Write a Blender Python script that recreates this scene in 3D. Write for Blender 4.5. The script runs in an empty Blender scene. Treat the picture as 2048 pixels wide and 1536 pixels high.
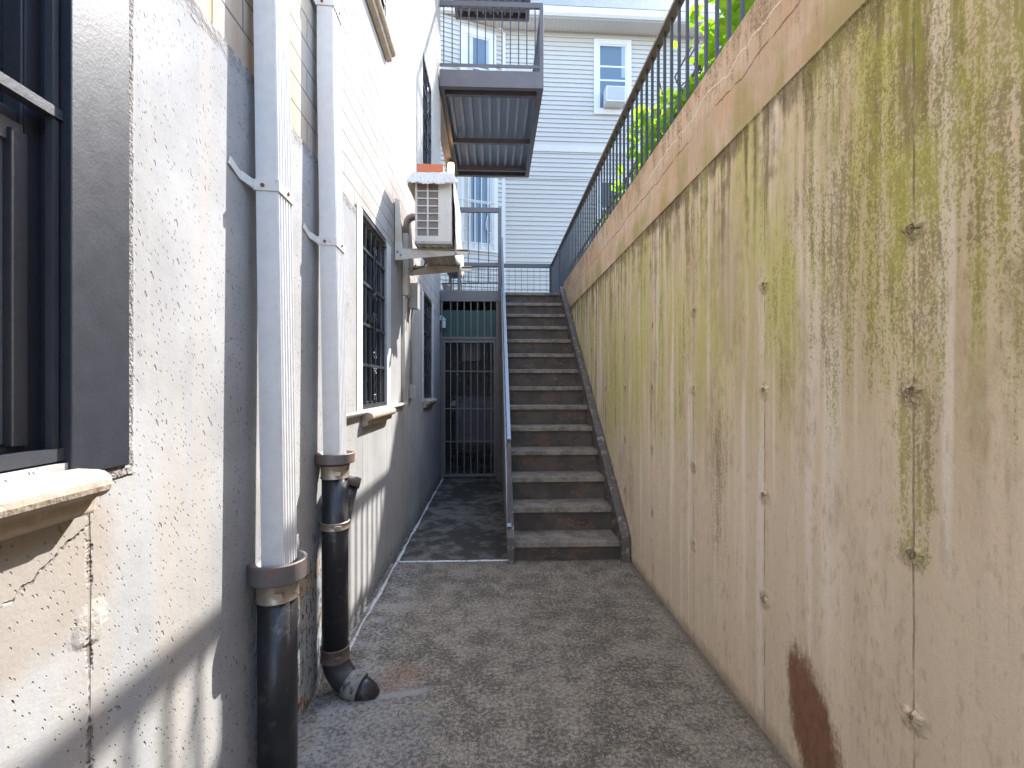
import bpy, math, random
from mathutils import Vector, Matrix
random.seed(7)
S = bpy.context.scene
C = S.collection
# ------------------------------------------------------------------ camera
cam_d = bpy.data.cameras.new("camera"); cam = bpy.data.objects.new("camera", cam_d); C.objects.link(cam)
cam.location = (0, 0, 1.295)
cam.rotation_euler = (math.radians(90), 0, math.radians(-2.17))
cam_d.sensor_width = 36; cam_d.lens = 16.7; cam_d.shift_y = 0.002
cam_d.clip_start = 0.02; cam_d.clip_end = 500
S.camera = cam
# ------------------------------------------------------------------ world, sun, exposure
SUN = Vector((1.0, 1.306, 1.58)).normalized()
W = bpy.data.worlds.new("World"); S.world = W; W.use_nodes = True
wt = W.node_tree; bg = wt.nodes['Background']
sky = wt.nodes.new('ShaderNodeTexSky'); sky.sky_type = 'NISHITA'; sky.sun_disc = False
sky.sun_elevation = math.asin(SUN.z); sky.sun_rotation = math.atan2(SUN.x, SUN.y)
wt.links.new(sky.outputs[0], bg.inputs[0]); bg.inputs[1].default_value = 0.15
sd = bpy.data.lights.new("sun", 'SUN'); sd.energy = 2.0; sd.angle = math.radians(0.5); sd.color = (1, .965, .92)
sun = bpy.data.objects.new("sun", sd); C.objects.link(sun)
sun.rotation_euler = SUN.to_track_quat('Z', 'Y').to_euler(); sun.location = SUN * 30
S.view_settings.view_transform = 'Standard'; S.view_settings.look = 'None'
S.view_settings.exposure = 2.68; S.view_settings.gamma = 1
S.render.engine = 'CYCLES'
S.cycles.max_bounces = 8; S.cycles.diffuse_bounces = 5

# ------------------------------------------------------------------ node helpers
NT = None
class V:
    def __init__(s, k): s.k = k
    def __add__(a, b): return M('ADD', a, b)
    __radd__ = __add__
    def __sub__(a, b): return M('SUBTRACT', a, b)
    def __rsub__(a, b): return M('SUBTRACT', b, a)
    def __mul__(a, b): return M('MULTIPLY', a, b)
    __rmul__ = __mul__
    def __truediv__(a, b): return M('DIVIDE', a, b)
def put(sock, v):
    if isinstance(v, V): NT.links.new(v.k, sock)
    elif isinstance(v, tuple) and len(v) == 3 and sock.type == 'RGBA': sock.default_value = (*v, 1)
    else: sock.default_value = v
def M(op, *a, clamp=False):
    n = NT.nodes.new('ShaderNodeMath'); n.operation = op; n.use_clamp = clamp
    for i, v in enumerate(a): put(n.inputs[i], v)
    return V(n.outputs[0])
def comb(x, y, z):
    n = NT.nodes.new('ShaderNodeCombineXYZ')
    for i, v in enumerate((x, y, z)): put(n.inputs[i], v)
    return V(n.outputs[0])
def pos(obj=False):
    if obj:
        n = NT.nodes.new('ShaderNodeTexCoord'); o = n.outputs['Object']
    else:
        n = NT.nodes.new('ShaderNodeNewGeometry'); o = n.outputs['Position']
    s = NT.nodes.new('ShaderNodeSeparateXYZ'); NT.links.new(o, s.inputs[0])
    return V(o), V(s.outputs[0]), V(s.outputs[1]), V(s.outputs[2])
def noise(v, sc=1, det=3, ro=.5, dist=0):
    n = NT.nodes.new('ShaderNodeTexNoise'); put(n.inputs['Vector'], v)
    n.inputs['Scale'].default_value = sc; n.inputs['Detail'].default_value = det
    n.inputs['Roughness'].default_value = ro; n.inputs['Distortion'].default_value = dist
    return V(n.outputs[0])
def vor(v, sc, rnd=1):
    n = NT.nodes.new('ShaderNodeTexVoronoi'); put(n.inputs['Vector'], v)
    n.inputs['Scale'].default_value = sc; n.inputs['Randomness'].default_value = rnd
    s = NT.nodes.new('ShaderNodeSeparateColor'); NT.links.new(n.outputs['Color'], s.inputs[0])
    return V(n.outputs['Distance']), V(s.outputs[0]), V(s.outputs[1])
def ss(x, a, b):
    inv = a > b
    if inv: a, b = b, a
    n = NT.nodes.new('ShaderNodeMapRange'); n.interpolation_type = 'SMOOTHSTEP'
    put(n.inputs[0], x); n.inputs[1].default_value = a; n.inputs[2].default_value = b
    n.inputs[3].default_value = 1.0 if inv else 0.0; n.inputs[4].default_value = 0.0 if inv else 1.0
    return V(n.outputs[0])
def mixc(f, a, b):
    n = NT.nodes.new('ShaderNodeMix'); n.data_type = 'RGBA'; n.clamp_factor = True
    put(n.inputs[0], f); put(n.inputs[6], a); put(n.inputs[7], b)
    return V(n.outputs[2])
def mulc(f, a):            # colour times scalar
    n = NT.nodes.new('ShaderNodeVectorMath'); n.operation = 'SCALE'
    put(n.inputs[0], a); put(n.inputs[3], f); return V(n.outputs[0])
def absv(a): return M('ABSOLUTE', a)
def fr(a): return M('FRACT', a)
def near(x, c, w):         # soft line at c
    return ss(absv(x - c), w, w * .35)
def per(x, c, p):          # signed distance to the nearest of c + k*p
    return (fr((x - c) / p + .5) - .5) * p
def mat(name):
    global NT
    m = bpy.data.materials.new(name); m.use_nodes = True; NT = m.node_tree
    return m, NT.nodes['Principled BSDF']
def fin(b, col=None, rough=None, h=None, hs=.01, spec=None, metal=None):
    if col is not None: put(b.inputs['Base Color'], col)
    if rough is not None: put(b.inputs['Roughness'], rough)
    if metal is not None: put(b.inputs['Metallic'], metal)
    if spec is not None: b.inputs['Specular IOR Level'].default_value = spec
    if h is not None:
        n = NT.nodes.new('ShaderNodeBump'); n.inputs['Strength'].default_value = 1.0
        n.inputs['Distance'].default_value = hs; put(n.inputs['Height'], h)
        NT.links.new(n.outputs[0], b.inputs['Normal'])

def simple(name, col, rough=.5, var=.25, sc=6, bump=0, metal=0, spec=None, col2=None, amt=0, sc2=9, fine=60, streak=False, th=.55):
    m, b = mat(name); P, x, y, z = pos(True)
    n = noise(P, sc, 4, .6)
    c = mulc((1 - var) + n * (2 * var), col)
    f = noise(P, fine, 3, .6)
    c = mulc(.85 + f * .3, c)
    if col2 is not None:
        q = noise(comb(x * 3, y * 3, z * .6) if streak else P, sc2, 6, .65)
        c = mixc(ss(q, th, th + .1) * amt, c, col2)
    fin(b, c, rough if bump == 0 else M('ADD', (n - .5) * .15, rough, clamp=True), f + n if bump else None, bump or .001, spec, metal)
    return m

# ------------------------------------------------------------------ materials of the setting
def m_retaining():
    m, b = mat('retaining_wall_concrete'); P, x, y, z = pos()
    sA = noise(comb(y * 6, z * .45, 0), 1, 4, .55)
    sB = noise(comb(y * 24, z * 1.1, 5), 1, 4, .6)
    sC = noise(comb(y * 80, z * 6, 9), 1, 3, .6)
    big = noise(P, 1.3, 3); med = noise(P, 11, 6, .65); mid = noise(comb(x, y * 1.4, z * .6), 34, 5, .65)
    fine = noise(comb(x, y * 1.2, z * .85), 62, 4, .72, .35)
    fine2 = noise(P, 230, 2, .6)
    f3 = noise(comb(x, y * 1.15, z * .85), 120, 3, .85)
    upper = ss(z + (med - .5) * .006, 2.334, 2.338)
    c = mixc(ss(sA, .38, .64), (.60, .47, .32), (.76, .63, .47))
    c = mixc(ss(sB, .38, .66) * .55, c, (.50, .41, .30))
    c = mixc(ss(sC, .55, .72) * .25, c, (.66, .54, .42))
    low = ss(z + (big - .5) * .5, 1.35, .75)
    c = mixc(low * .6, c, (.74, .62, .49))
    # pale vertical wash marks
    c = mixc(ss(noise(comb(y * 11, z * .35, 22), 1, 2), .56, .66) * .75 * (1 - upper), c, (.80, .715, .61))
    # green film running down
    nf = ss(y + (big - .5) * .8, 1.95, 1.25) * .8
    fall = ss(z + (y - 1.6) * .22 + (sB - .5) * .7, .95, 1.75) * (1 - upper)
    g = ss(noise(comb(y * 3.6, z * .5, 31), 1, 4, .6) + (sB - .5) * .40, .42, .58) * fall
    c = mixc(g * .72, c, mixc(nf, (.54, .51, .17), (.52, .51, .10)))
    # brown dark drips below the ledge
    drip = ss(z + (noise(comb(y * 8, 0, 4), 1, 4, .65) - .5) * 1.9, 1.80, 2.30) * (1 - upper)
    led = ss(z + (noise(comb(y * 16, z * 3, 4), 1, 5, .7) - .5) * .30, 2.235, 2.315) * (1 - upper) * ss(noise(comb(y * 3, 1, 4), 1, 3), .33, .5) * ss(f3 + (mid - .5) * .4, .36, .5)
    c = mixc(led * .8, c, (.16, .12, .075))
    c = mixc(drip * ss(sB + (med - .5) * .6, .42, .62) * .8, c, (.17, .125, .075))
    # speckled moss and dirt
    nf = ss(y + (big - .5) * .8, 1.95, 1.25) * .8
    D = nf * ss(z + (sA - .5) * 1.2 + (sB - .5) * .5, 1.05, 1.8)
    D = M('MAXIMUM', D, ss(noise(comb(y * 5, z * .6, 17), 1, 4, .6), .44, .66) * fall * .8)
    jn = ss(absv(y - 1.107) + (med - .5) * .09, .085, .02)
    D = M('MAXIMUM', D, jn * ss(z + (sB - .5) * .3, .78, 1.05) * .95)
    tzz = per(z, .497, .392); tyy = per(y, 1.107, .63)
    rk = M('SQRT', tyy * tyy + tzz * tzz * .5) + (mid - .5) * .06
    D = M('MAXIMUM', D, ss(rk, .075, .025) * ss(z, .8, .9) * ss(y, 1.6, 1.3) * .95)
    col = ss(absv(y - 2.1 + (sB - .5) * .05), .10, .03) * ss(z, .35, .6) * ss(z, 1.45, 1.05)
    D = M('MAXIMUM', D, col * .65)
    D = D * (1 - upper)
    sp = ss(f3 * .75 + fine * .25 + (D - .66) * .22 + (mid - .5) * .20 + (sB - .5) * .42 + (sC - .5) * .15, .485, .555) * ss(D, .05, .35)
    mossc = mixc(ss(noise(P, 4, 3) + (sA - .5) * .3, .45, .6), (.22, .175, .085), (.33, .31, .07))
    mossc = mixc(ss(noise(comb(x, y * 1.5, z * .6), 9, 5, .7) + (jn + nf) * .05, .58, .70) * .8, mossc, (.33, .34, .06))
    mossc = mixc(col, mossc, (.25, .18, .14))
    c = mixc(sp * (.50 + .36 * sC), c, mossc)
    c = mixc(D * .30 * (1 - sp), c, (.60, .54, .27))
    # bright green-yellow smears
    bm = ss(noise(comb(y * 7.5, z * 1.5, 44), 1, 6, .66) + nf * .03, .60, .70) * fall * ss(fine + (mid - .5) * .5, .40, .56)
    c = mixc(bm * .7, c, (.45, .46, .08))
    c = mixc(ss(mid + (sC - .5) * .6, .54, .68) * .30, c, (.33, .26, .17))
    c = mixc(ss(mid + (sC - .5) * .5, .46, .34) * .30, c, (.70, .60, .48))
    brz = ss(noise(comb(y * 3.1, z * .9, 90), 1, 5, .62) + (mid - .5) * .3, .52, .66)
    c = mixc(brz * .38, c, (.34, .255, .165))
    # upper band: peach mortar, vertical black mould near the top, crack and lime vein
    up = mixc(ss(noise(comb(y * 2.2, z * 5, 3), 1, 4), .4, .62), (.58, .44, .315), (.68, .53, .40))
    up = mixc(ss(noise(comb(y * 3, z * 3, 13), 1, 3), .5, .65) * .6, up, (.66, .43, .28))
    up = mixc(ss(sB, .4, .7) * .35, up, (.42, .32, .22))
    ug = ss(z + (sA - .5) * .5, 2.60, 2.40) * ss(noise(comb(y * 5, z * 2, 61), 1, 4), .45, .6)
    up = mixc(ug * .6, up, (.35, .31, .10))
    md = ss(noise(comb(y * 14, z * 3.5, 71), 1, 5, .7) + (z - 2.6) * .62, .53, .63) * ss(f3, .42, .58)
    up = mixc(ss(mid + (sC - .5) * .8, .5, .66) * .4, up, (.40, .30, .20))
    up = mixc(md * .8, up, (.20, .14, .085))
    cl = near(z + (noise(comb(y * 3, 0, 0), 1, 5, .65) - .5) * .12, 2.555, .0045) * ss(noise(comb(y * 2, 0, 8), 1, 2), .36, .44)
    cl = cl * ss(noise(comb(y * 11, z * 9, 8), 1, 4, .7), .40, .52)
    up = mixc(cl * .7, up, (.22, .15, .10))
    vl = near(z + (noise(comb(y * 2.4, 0, 7), 1, 5, .6) - .5) * .22, 2.65, .006) * ss(y, 3.3, 3.0)
    up = mixc(vl * .9, up, (.80, .68, .56))
    c = mixc(upper, c, up)
    # form joints and tie holes
    jy = per(y + (noise(comb(z * 9, 0, 1), 1, 3) - .5) * .006, 1.107, .63)
    jm = ss(absv(jy), .0035, .001) * ss(noise(comb(y, z * 3.5, 2), 1, 3), .36, .48) * (1 - upper)
    tz = per(z, .497, .392); ty = per(y, 1.107, .63)
    r = M('SQRT', ty * ty + tz * tz) + (noise(P, 34, 4, .6) - .5) * .034
    kn = ss(r, .046, .016) * ss(z, 2.0, 1.9) * ss(z, .2, .3); core = ss(r, .013, .005) * kn
    jm = jm * ss(noise(comb(y, z * 7, 5), 1, 4, .7), .34, .56)
    c = mixc(jm * .6, c, (.25, .20, .13))
    c = mixc(kn * ss(med, .42, .6) * .55, c, (.30, .235, .14)); c = mixc(core * .5, c, (.17, .135, .09))
    hz = near(z + (y - 1.7) * -.055, .47, .005) + near(z, 1.345 , .004) * .5
    c = mixc(hz * .3, c, (.68, .57, .45))
    # pits and dark flecks
    d, r1, r2 = vor(comb(x, y, z * .75), 17)
    pit = ss(d + (fine - .5) * .25, .13, .05) * ss(r1, .72, .78)
    d3, r3, r4 = vor(comb(x, y, z * .6), 6)
    pit2 = ss(d3 + (fine - .5) * .12 , .085, .04) * ss(r3, .6, .65)
    c = mixc(M('MAXIMUM', pit * .6, pit2 * .65) * (1 - upper), c, (.20, .15, .11))
    # one pale run and one sprayed brown spot
    ws = near(y + (noise(comb(z * 2.2, 3, 0), 1, 3) - .5) * .03, 1.885, .020) * ss(z, .25, .45) * ss(z, 1.42, 1.15)
    c = mixc(ws * .85, c, (.76, .655, .55))
    u = y - 1.468 - (z - .2) * .30; vv = z - .185
    rr = M('SQRT', u * u * 1.0 / .0165 + vv * vv / .064) + (noise(comb(y * 22, z * 9, 0), 1, 4, .6) - .5) * .7
    c = mixc(ss(rr + (fine - .5) * .5, 1.10, .72) * .92, c, mixc(ss(mid, .4, .6), (.18, .08, .047), (.22, .105, .065)))
    # foot of the wall
    ft = ss(z + (med - .5) * .12 + (fine - .5) * .06, .075, .0)
    c = mixc(ft * .6, c, (.20, .16, .115))
    c = mulc(.80 + fine2 * .22 + mid * .18, c)
    h = med * .5 + fine * .22 + fine2 * .06 - led * .4 + sp * .04 - jm * .6 + kn * .8 - core * 1.3 - pit * .6 - pit2 * .7 - cl * .8 + vl * .25
    fin(b, c, .95, h, .008, 0.0)
    return m

def m_base():
    m, b = mat('board_marked_concrete'); P, x, y, z = pos()
    n1 = noise(P, 2.2, 4, .6); n2 = noise(P, 15, 5, .65); f = noise(P, 160, 3, .6)
    st = noise(comb(y * 13, z * .5, x), 1, 3, .55); st2 = noise(comb(y * 4, z * .35, 3), 1, 3)
    c = mixc(ss(n1, .35, .65), (.315, .313, .310), (.390, .389, .386))
    c = mixc(ss(st, .5, .66) * .4, c, (.40, .37, .33))
    c = mixc(ss(st2, .52, .62) * .35 * ss(z, 1.3, .9), c, (.39, .345, .295))
    # tan damp patch below the first sill, chalky round it
    k = ss(M('SQRT', (y - .74) * (y - .74) * 5 + (z - .98) * (z - .98) * 12) + (n2 - .5) * .25, .62, .42)
    c = mixc(k * .6, c, (.32, .27, .215))
    # boards further along
    bd = ss(y, 2.55, 2.75)
    wv = noise(comb(y * 34, z * .25, 1), 1, 2)
    c = mixc(bd * ss(wv, .42, .62) * .5, c, (.44, .43, .41))
    jj = ss(absv(per(y + (noise(comb(z * 6, 0, 1), 1, 4) - .5) * .01, .91, .305)), .0035, .0012)
    jsel = M('MAXIMUM', bd, ss(absv(y - .91), .05, .04)) * ss(z, 1.12, 1.05)
    jj = jj * jsel * ss(noise(comb(y, z * 5, 3), 1, 4, .7), .36, .46)
    c = mixc(jj * .7, c, (.22, .19, .16))
    # bug holes
    def holes(sc, rmax, lo, hi, zs=.7):
        d, r1, r2 = vor(comb(x, y + z * .35, z * zs), sc)
        return ss(d + (n2 - .5) * .22 + (noise(P, 70, 3, .7) - .5) * .22, rmax, rmax * .5) * ss(r1, lo, hi)
    h1 = holes(40, .15, .70, .74, .5); h2 = holes(95, .20, .62, .66, .6); h3 = holes(17, .09, .84, .86, .5)
    hl = M('MAXIMUM', M('MAXIMUM', h1, h2 * .8), h3)
    dens = .45 + ss(noise(P, 1.7, 3), .36, .56) * .55
    hl = hl * dens * (1 - bd * .75)
    c = mixc(hl * .5, c, (.22, .20, .18))
    # grazes: tie patches
    tz = per(z, .85, .62); ty = y - .91
    r = M('SQRT', ty * ty + tz * tz) + (noise(P, 30, 4) - .5) * .05
    kn = ss(r, .045, .02) * ss(z, 1.0, .9)
    c = mixc(kn * ss(n2, .4, .6) * .6, c, (.36, .31, .26))
    # mortar strip beside the black surround, crack under the sill end
    ms = ss(absv(y - 1.008 + (n2 - .5) * .012), .013, .008) * ss(z, 1.12, 1.14)
    msb = ss(absv(z - 1.122 + (n2 - .5) * .02), .014, .008) * ss(y, .86, .88) * ss(y, 1.03, 1.0)
    ms = M('MAXIMUM', ms, msb)
    c = mixc(ms * ss(noise(P, 90, 4, .7), .35, .6), c, (.20, .185, .175))
    ck = near(z - (y - .7) * .55 + (noise(comb(y * 9, 0, 0), 1, 4, .7) - .5) * .08, .925, .0035) * ss(y, .93, .90)
    ck = ck * ss(noise(comb(y * 8, z * 8, 3), 1, 4, .7), .44, .56)
    c = mixc(ck * .35, c, (.2, .16, .13))
    jr = ss(absv(y - .91 + (noise(comb(z * 14, 2, 1), 1, 5, .75) - .5) * .03), .009, .003) * ss(z, 1.06, 1.0) * ss(noise(comb(y * 4, z * 6, 12), 1, 5, .7), .48, .56)
    c = mixc(jr * .75, c, (.20, .16, .14))
    # peeling spotted zone low between the two pipes, dirt along the foot
    pz = ss(z + (n1 - .5) * .5, .85, .45) * ss(absv(y - 1.82), .42, .2)
    pe = ss(noise(comb(x, y * 1.3, z * .7), 36, 5, .7), .53, .6) * pz
    c = mixc(pz * .35, c, (.42, .47, .50)); c = mixc(pz * ss(noise(P, 9, 4), .55, .62) * .6, c, (.50, .34, .2))
    c = mixc(pe * .85, c, (.07, .07, .07))
    ft = ss(z + (n2 - .5) * .22, .16, .0) * ss(y, 1.5, 2.4)
    c = mixc(ft * ss(noise(P, 60, 4, .7), .4, .58) * .85, c, (.10, .10, .09))
    # ragged top under the brick
    rg = ss(z + (noise(comb(x, y * 2.5, z * 4), 8, 5, .7) - .5) * .10, 2.205, 2.255)
    c = mixc(rg * ss(noise(P, 45, 4, .7), .42, .6) * .8, c, (.27, .22, .18))
    c = mulc(.9 + f * .2, c)
    h = n2 * .35 + f * .06 - hl * 1.1 - jj * .8 - jr * .9 + kn * n2 * 1.6 + ms * noise(P, 120, 3) * 2 - ck - pe * .4 + rg * noise(P, 30, 4, .7) * 1.6 + bd * wv * .5
    fin(b, c, .95, h, .006, 0.0)
    return m

def m_brick():
    m, b = mat('painted_long_brick'); P, x, y, z = pos()
    row = M('FLOOR', (z - 2.26) / .104)
    off = fr(row * .5)
    zz = fr((z - 2.26 + (noise(P, 5, 3) - .5) * .008) / .104)
    uu = fr(y / .325 + off + (noise(comb(row, 0, 0), 3.7, 1) - .5) * .08)
    lz = ss(absv(zz - .5), .455, .49); lu = ss(absv(uu - .5), .484, .495)
    ln = M('MAXIMUM', lz, lu * .8)
    bid = noise(comb(M('FLOOR', y / .325 + off) * 7.3, row * 3.1, 1), 1, 0)
    n1 = noise(P, 3, 4, .6); n2 = noise(P, 22, 5, .65); st = noise(comb(y * 9, z * .6, 2), 1, 4, .6)
    c = mixc(ss(n1 + (bid - .5) * .5, .35, .65), (.36, .33, .305), (.42, .395, .37))
    c = mixc(ss(st, .56, .68) * .35, c, (.44, .34, .25))
    ch = ss(y + (n1 - .5) * .3, 2.02, 1.92)
    c = mixc(ch * .75, c, mixc(ss(st, .4, .62), (.50, .42, .33), (.46, .325, .20)))
    gm = ss(noise(comb(y * 2, z * 2, 9), 1, 4), .35, .6)
    c = mixc(ln * (.50 + .4 * gm), c, (.26, .215, .18))
    c = mulc(.93 + noise(P, 140, 2) * .14, c)
    fin(b, c, .95, n2 * .3 + noise(comb(y * 60, z * 3, 0), 1, 2) * .15 - ln * 1.2, .005, 0.0)
    return m

def m_floor():
    m, b = mat('rough_dark_concrete'); P, x, y, z = pos()
    n1 = noise(P, 1.4, 5, .6); n2 = noise(P, 8, 6, .65); n3 = noise(P, 60, 4, .7); n4 = noise(P, 190, 3, .7)
    c = mixc(ss(n2 * .5 + n1 * .5 + (n3 - .5) * .4, .40, .60), (.105, .090, .070), (.235, .203, .158))
    c = mixc(ss(n4 + (n3 - .5) * .8 + (n2 - .5) * .25, .48, .66) * .75, c, (.44, .39, .31))
    c = mixc(ss(n4 + (n3 - .5) * .4, .47, .36) * .5, c, (.07, .062, .052))
    # smoother blue-grey cement by the house wall
    edge = ss(x + (n2 - .5) * .16, -.42, -.62) * ss(y, 3.5, 3.45)
    c = mixc(edge * .5 * ss(n3 + (n2 - .5) * .5, .38, .6), c, mixc(ss(n2, .4, .6), (.26, .26, .25), (.40, .395, .38)))
    sm = ss(M('SQRT', (x + .50) * (x + .50) + (y - 1.72) * (y - 1.72) * .5) + (n2 - .5) * .25, .36, .14)
    c = mixc(sm * .45 * ss(n3, .3, .6), c, (.30, .30, .29))
    rs = ss(M('SQRT', (x + .42) * (x + .42) * 1.2 + (y - 2.13) * (y - 2.13)) + (n2 - .5) * .12, .17, .05)
    c = mixc(rs * .5 * ss(n3, .35, .6), c, (.36, .20, .14))
    # smear of pale repair cement running from the elbow
    rp = ss(absv(y - 2.0 - (x + .45) * .22 + (n2 - .5) * .02), .022, .014) * ss(x, -.50, -.46) * ss(x + (n2 - .5) * .1, -.24, -.32)
    c = mixc(rp * .8, c, (.30, .29, .275))
    # darker passage floor past the paint line
    al = ss(y, 3.505, 3.515)
    dk = mixc(ss(n2 + (n1 - .5) * .9, .4, .66), (.065, .060, .050), (.20, .185, .155))
    dk = mixc(ss(n4, .62, .68) * .4, dk, (.22, .2, .18))
    c = mixc(al, c, dk)
    # rust and dirt along the right foot
    rt = ss(x + (n2 - .5) * .06, .955, 1.0)
    c = mixc(rt * .55, c, (.13, .095, .07))
    cr = near(y - x * .35 + (noise(comb(x * 3, y * 2, 3), 1, 5, .65) - .5) * .5, 2.62, .003)
    cr = M('MAXIMUM', cr, near(x + (noise(comb(0, y * 2.2, 3), 1, 5, .65) - .5) * .35, .28, .0025) * ss(y, 2.5, 2.7) * ss(y, 3.5, 3.45)) * ss(n2, .42, .55)
    c = mixc(cr * .6, c, (.05, .045, .04))
    d, r1, r2 = vor(P, 9); fl = ss(d, .035, .02) * ss(r1, .86, .88)
    c = mixc(fl * .85, c, (.55, .53, .5))
    fin(b, c, .82, n2 * .5 + n3 * .35 + n4 * .25, .007, .3)
    return m

RW = m_retaining(); CB = m_base(); BR = m_brick(); FL = m_floor()
SOIL = simple('soil', (.16, .13, .10), .95, .4, 2, .02)
SIDING = simple('white_vinyl_siding', (.52, .505, .48), .45, .05, .8, col2=(.50, .50, .47), amt=.25, sc2=1.3, streak=True, th=.52)
TRIM = simple('white_vinyl_trim', (.66, .66, .655), .4, .05, 2)
SOFFIT = simple('soffit', (.60, .585, .55), .5, .05, 2)
GLASS = None
def m_glass(name, c=(.02, .025, .03), r=.03):
    m, b = mat(name); fin(b, c, r, None, spec=.9); return m
GLASS = m_glass('window_glass'); GLASSB = m_glass('house_window_glass', (.10, .15, .20), .08)
PAINT = simple('dark_brown_steel_paint', (.135, .115, .117), .38, .3, 5, .0008, col2=(.16, .09, .06), amt=.5, sc2=7, th=.60)
PAINTB = simple('blue_black_steel_paint', (.045, .048, .058), .35, .25, 6, .0008)
DECK = simple('grey_deck_paint', (.34, .37, .41), .45, .15, 4, .0008, col2=(.22, .19, .17), amt=.4, sc2=3, th=.62)
WHITEP = simple('white_painted_downspout', (.66, .65, .64), .35, .04, 3, col2=(.62, .54, .46), amt=.14, sc2=2, streak=True, th=.57, fine=25)
STRAP = simple('painted_strap', (.66, .65, .62), .45, .1, 12, .0006, col2=(.35, .14, .05), amt=.9, sc2=24, th=.60)
IRON = simple('black_cast_iron', (.022, .022, .026), .32, .4, 9, .0012, col2=(.10, .09, .085), amt=.6, sc2=14, th=.56)
HUB = simple('grey_brown_cast_hub', (.13, .115, .11), .5, .3, 14, .0012, col2=(.20, .10, .07), amt=.8, sc2=10, th=.52)
BAND = simple('worn_steel_band', (.42, .36, .29), .38, .25, 20, .0004, metal=.6, col2=(.16, .10, .07), amt=.8, sc2=18, th=.56)
RUBBER = simple('dark_rubber', (.05, .045, .045), .6, .2, 10)
SILL = simple('cast_stone_sill', (.40, .33, .26), .9, .2, 9, .003, col2=(.49, .425, .355), amt=.6, sc2=26, th=.5, spec=0.0)
BLACKG = simple('glossy_black_paint', (.026, .029, .038), .45, .2, 24, .00035, fine=150, spec=.35)
CREAM = simple('cream_casing', (.64, .58, .51), .45, .07, 5, col2=(.50, .40, .30), amt=.4, sc2=9, streak=True, th=.56)
CREAMB = simple('cream_bracket', (.60, .545, .47), .45, .1, 6, col2=(.50, .34, .18), amt=.5, sc2=7, th=.55)
COIL = simple('brown_grey_coil', (.20, .165, .15), .7, .15, 30, .001)
UNDER = simple('mottled_galvanised_pan', (.42, .38, .33), .6, .2, 20, .002, col2=(.22, .18, .14), amt=.7, sc2=18, th=.54)
CLOTH = simple('dusty_white_cloth', (.66, .62, .58), .9, .08, 14, .003, col2=(.36, .33, .30), amt=.5, sc2=16, th=.58)
ORANGE = simple('orange_board', (.62, .18, .08), .7, .12, 9, .001)
CONDUIT = simple('beige_conduit_paint', (.62, .55, .46), .5, .1, 6)
GREYBOX = simple('grey_enamel_box', (.42, .42, .41), .45, .1, 6)
BLOCK = simple('grey_block', (.34, .31, .28), .9, .2, 5, .004)
def m_tread():
    m, b = mat('worn_concrete_tread'); P, x, y, z = pos()
    n = noise(P, 9, 6, .65); f = noise(P, 150, 3, .7); g = noise(P, 30, 5, .7)
    c = mixc(ss(n, .35, .65), (.14, .118, .098), (.26, .225, .185))
    c = mixc(ss(f + (g - .5) * .5, .52, .66) * .6, c, (.46, .42, .36))
    c = mixc(ss(x + (n - .5) * .25, .86, .95) * ss(g, .45, .6) * .6, c, (.11, .12, .04))
    fin(b, c, .85, n * .4 + f * .3 + g * .3, .004, .25); return m
def m_riser():
    m, b = mat('flaking_dark_riser'); P, x, y, z = pos()
    n = noise(P, 6, 6, .6); g = noise(P, 26, 5, .7)
    c = mixc(ss(n, .35, .65), (.062, .050, .045), (.105, .083, .073))
    q = noise(comb(x * 1.0, y * 5, z * 2.2), 5.2, 6, .6, .4)
    fl = ss(q + (g - .5) * .12, .60, .615)
    c = mixc(fl * .85, c, mixc(g, (.11, .055, .04), (.17, .095, .07)))
    rim = ss(absv(q + (g - .5) * .12 - .605), .007, .002)
    c = mixc(rim * .6, c, (.33, .22, .17))
    c = mixc(ss(g, .66, .70) * .5, c, (.34, .3, .26))
    fin(b, c, .6, fl * -.8 + g * .3, .002, .35); return m
TREAD = m_tread(); RISER = m_riser()
STRINGER = simple('worn_stringer_paint', (.10, .085, .078), .5, .3, 9, .001, col2=(.36, .33, .29), amt=.8, sc2=20, th=.54)
def m_rail_sky():
    return simple('sky_sheen_handrail', (.24, .29, .34), .36, .12, 8, .0006, metal=.35)  # sky reflection on dark rail paint, put into a pale blue base colour
RAIL_SKY = m_rail_sky()
ROOF = None
def m_roof():
    m, b = mat('slate_blue_shingle'); P, x, y, z = pos()
    r = M('FLOOR', y / .13); u = fr(x / .30 + r * .37)
    v = fr(y / .13)
    bid = noise(comb(M('FLOOR', x / .30 + r * .37) * 3.3, r * 7.1, 0), 1, 0)
    c = mixc(bid, (.10, .13, .135), (.17, .205, .205))
    c = mixc(M('MAXIMUM', ss(v, .12, .02), ss(absv(u - .5), .47, .49)) * .7, c, (.06, .07, .08))
    fin(b, c, .8, bid + noise(P, 80, 2), .004); return m
ROOF = m_roof()
def m_leaf():
    m, b = mat('vine_leaf'); P, x, y, z = pos()
    n = noise(P, 7, 3); 
    c = mixc(ss(n, .3, .7), (.09, .22, .015), (.22, .36, .03))
    fin(b, c, .45, None, spec=.3)
    t = NT.nodes.new('ShaderNodeBsdfTranslucent'); put(t.inputs[0], mixc(ss(n, .3, .7), (.24, .50, .02), (.48, .74, .03)))
    mx = NT.nodes.new('ShaderNodeMixShader'); mx.inputs[0].default_value = .5
    NT.links.new(b.outputs[0], mx.inputs[1]); NT.links.new(t.outputs[0], mx.inputs[2])
    NT.links.new(mx.outputs[0], NT.nodes['Material Output'].inputs[0]); return m
LEAF = m_leaf()
STEM = simple('vine_stem', (.10, .07, .05), .8, .2, 12)
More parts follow.
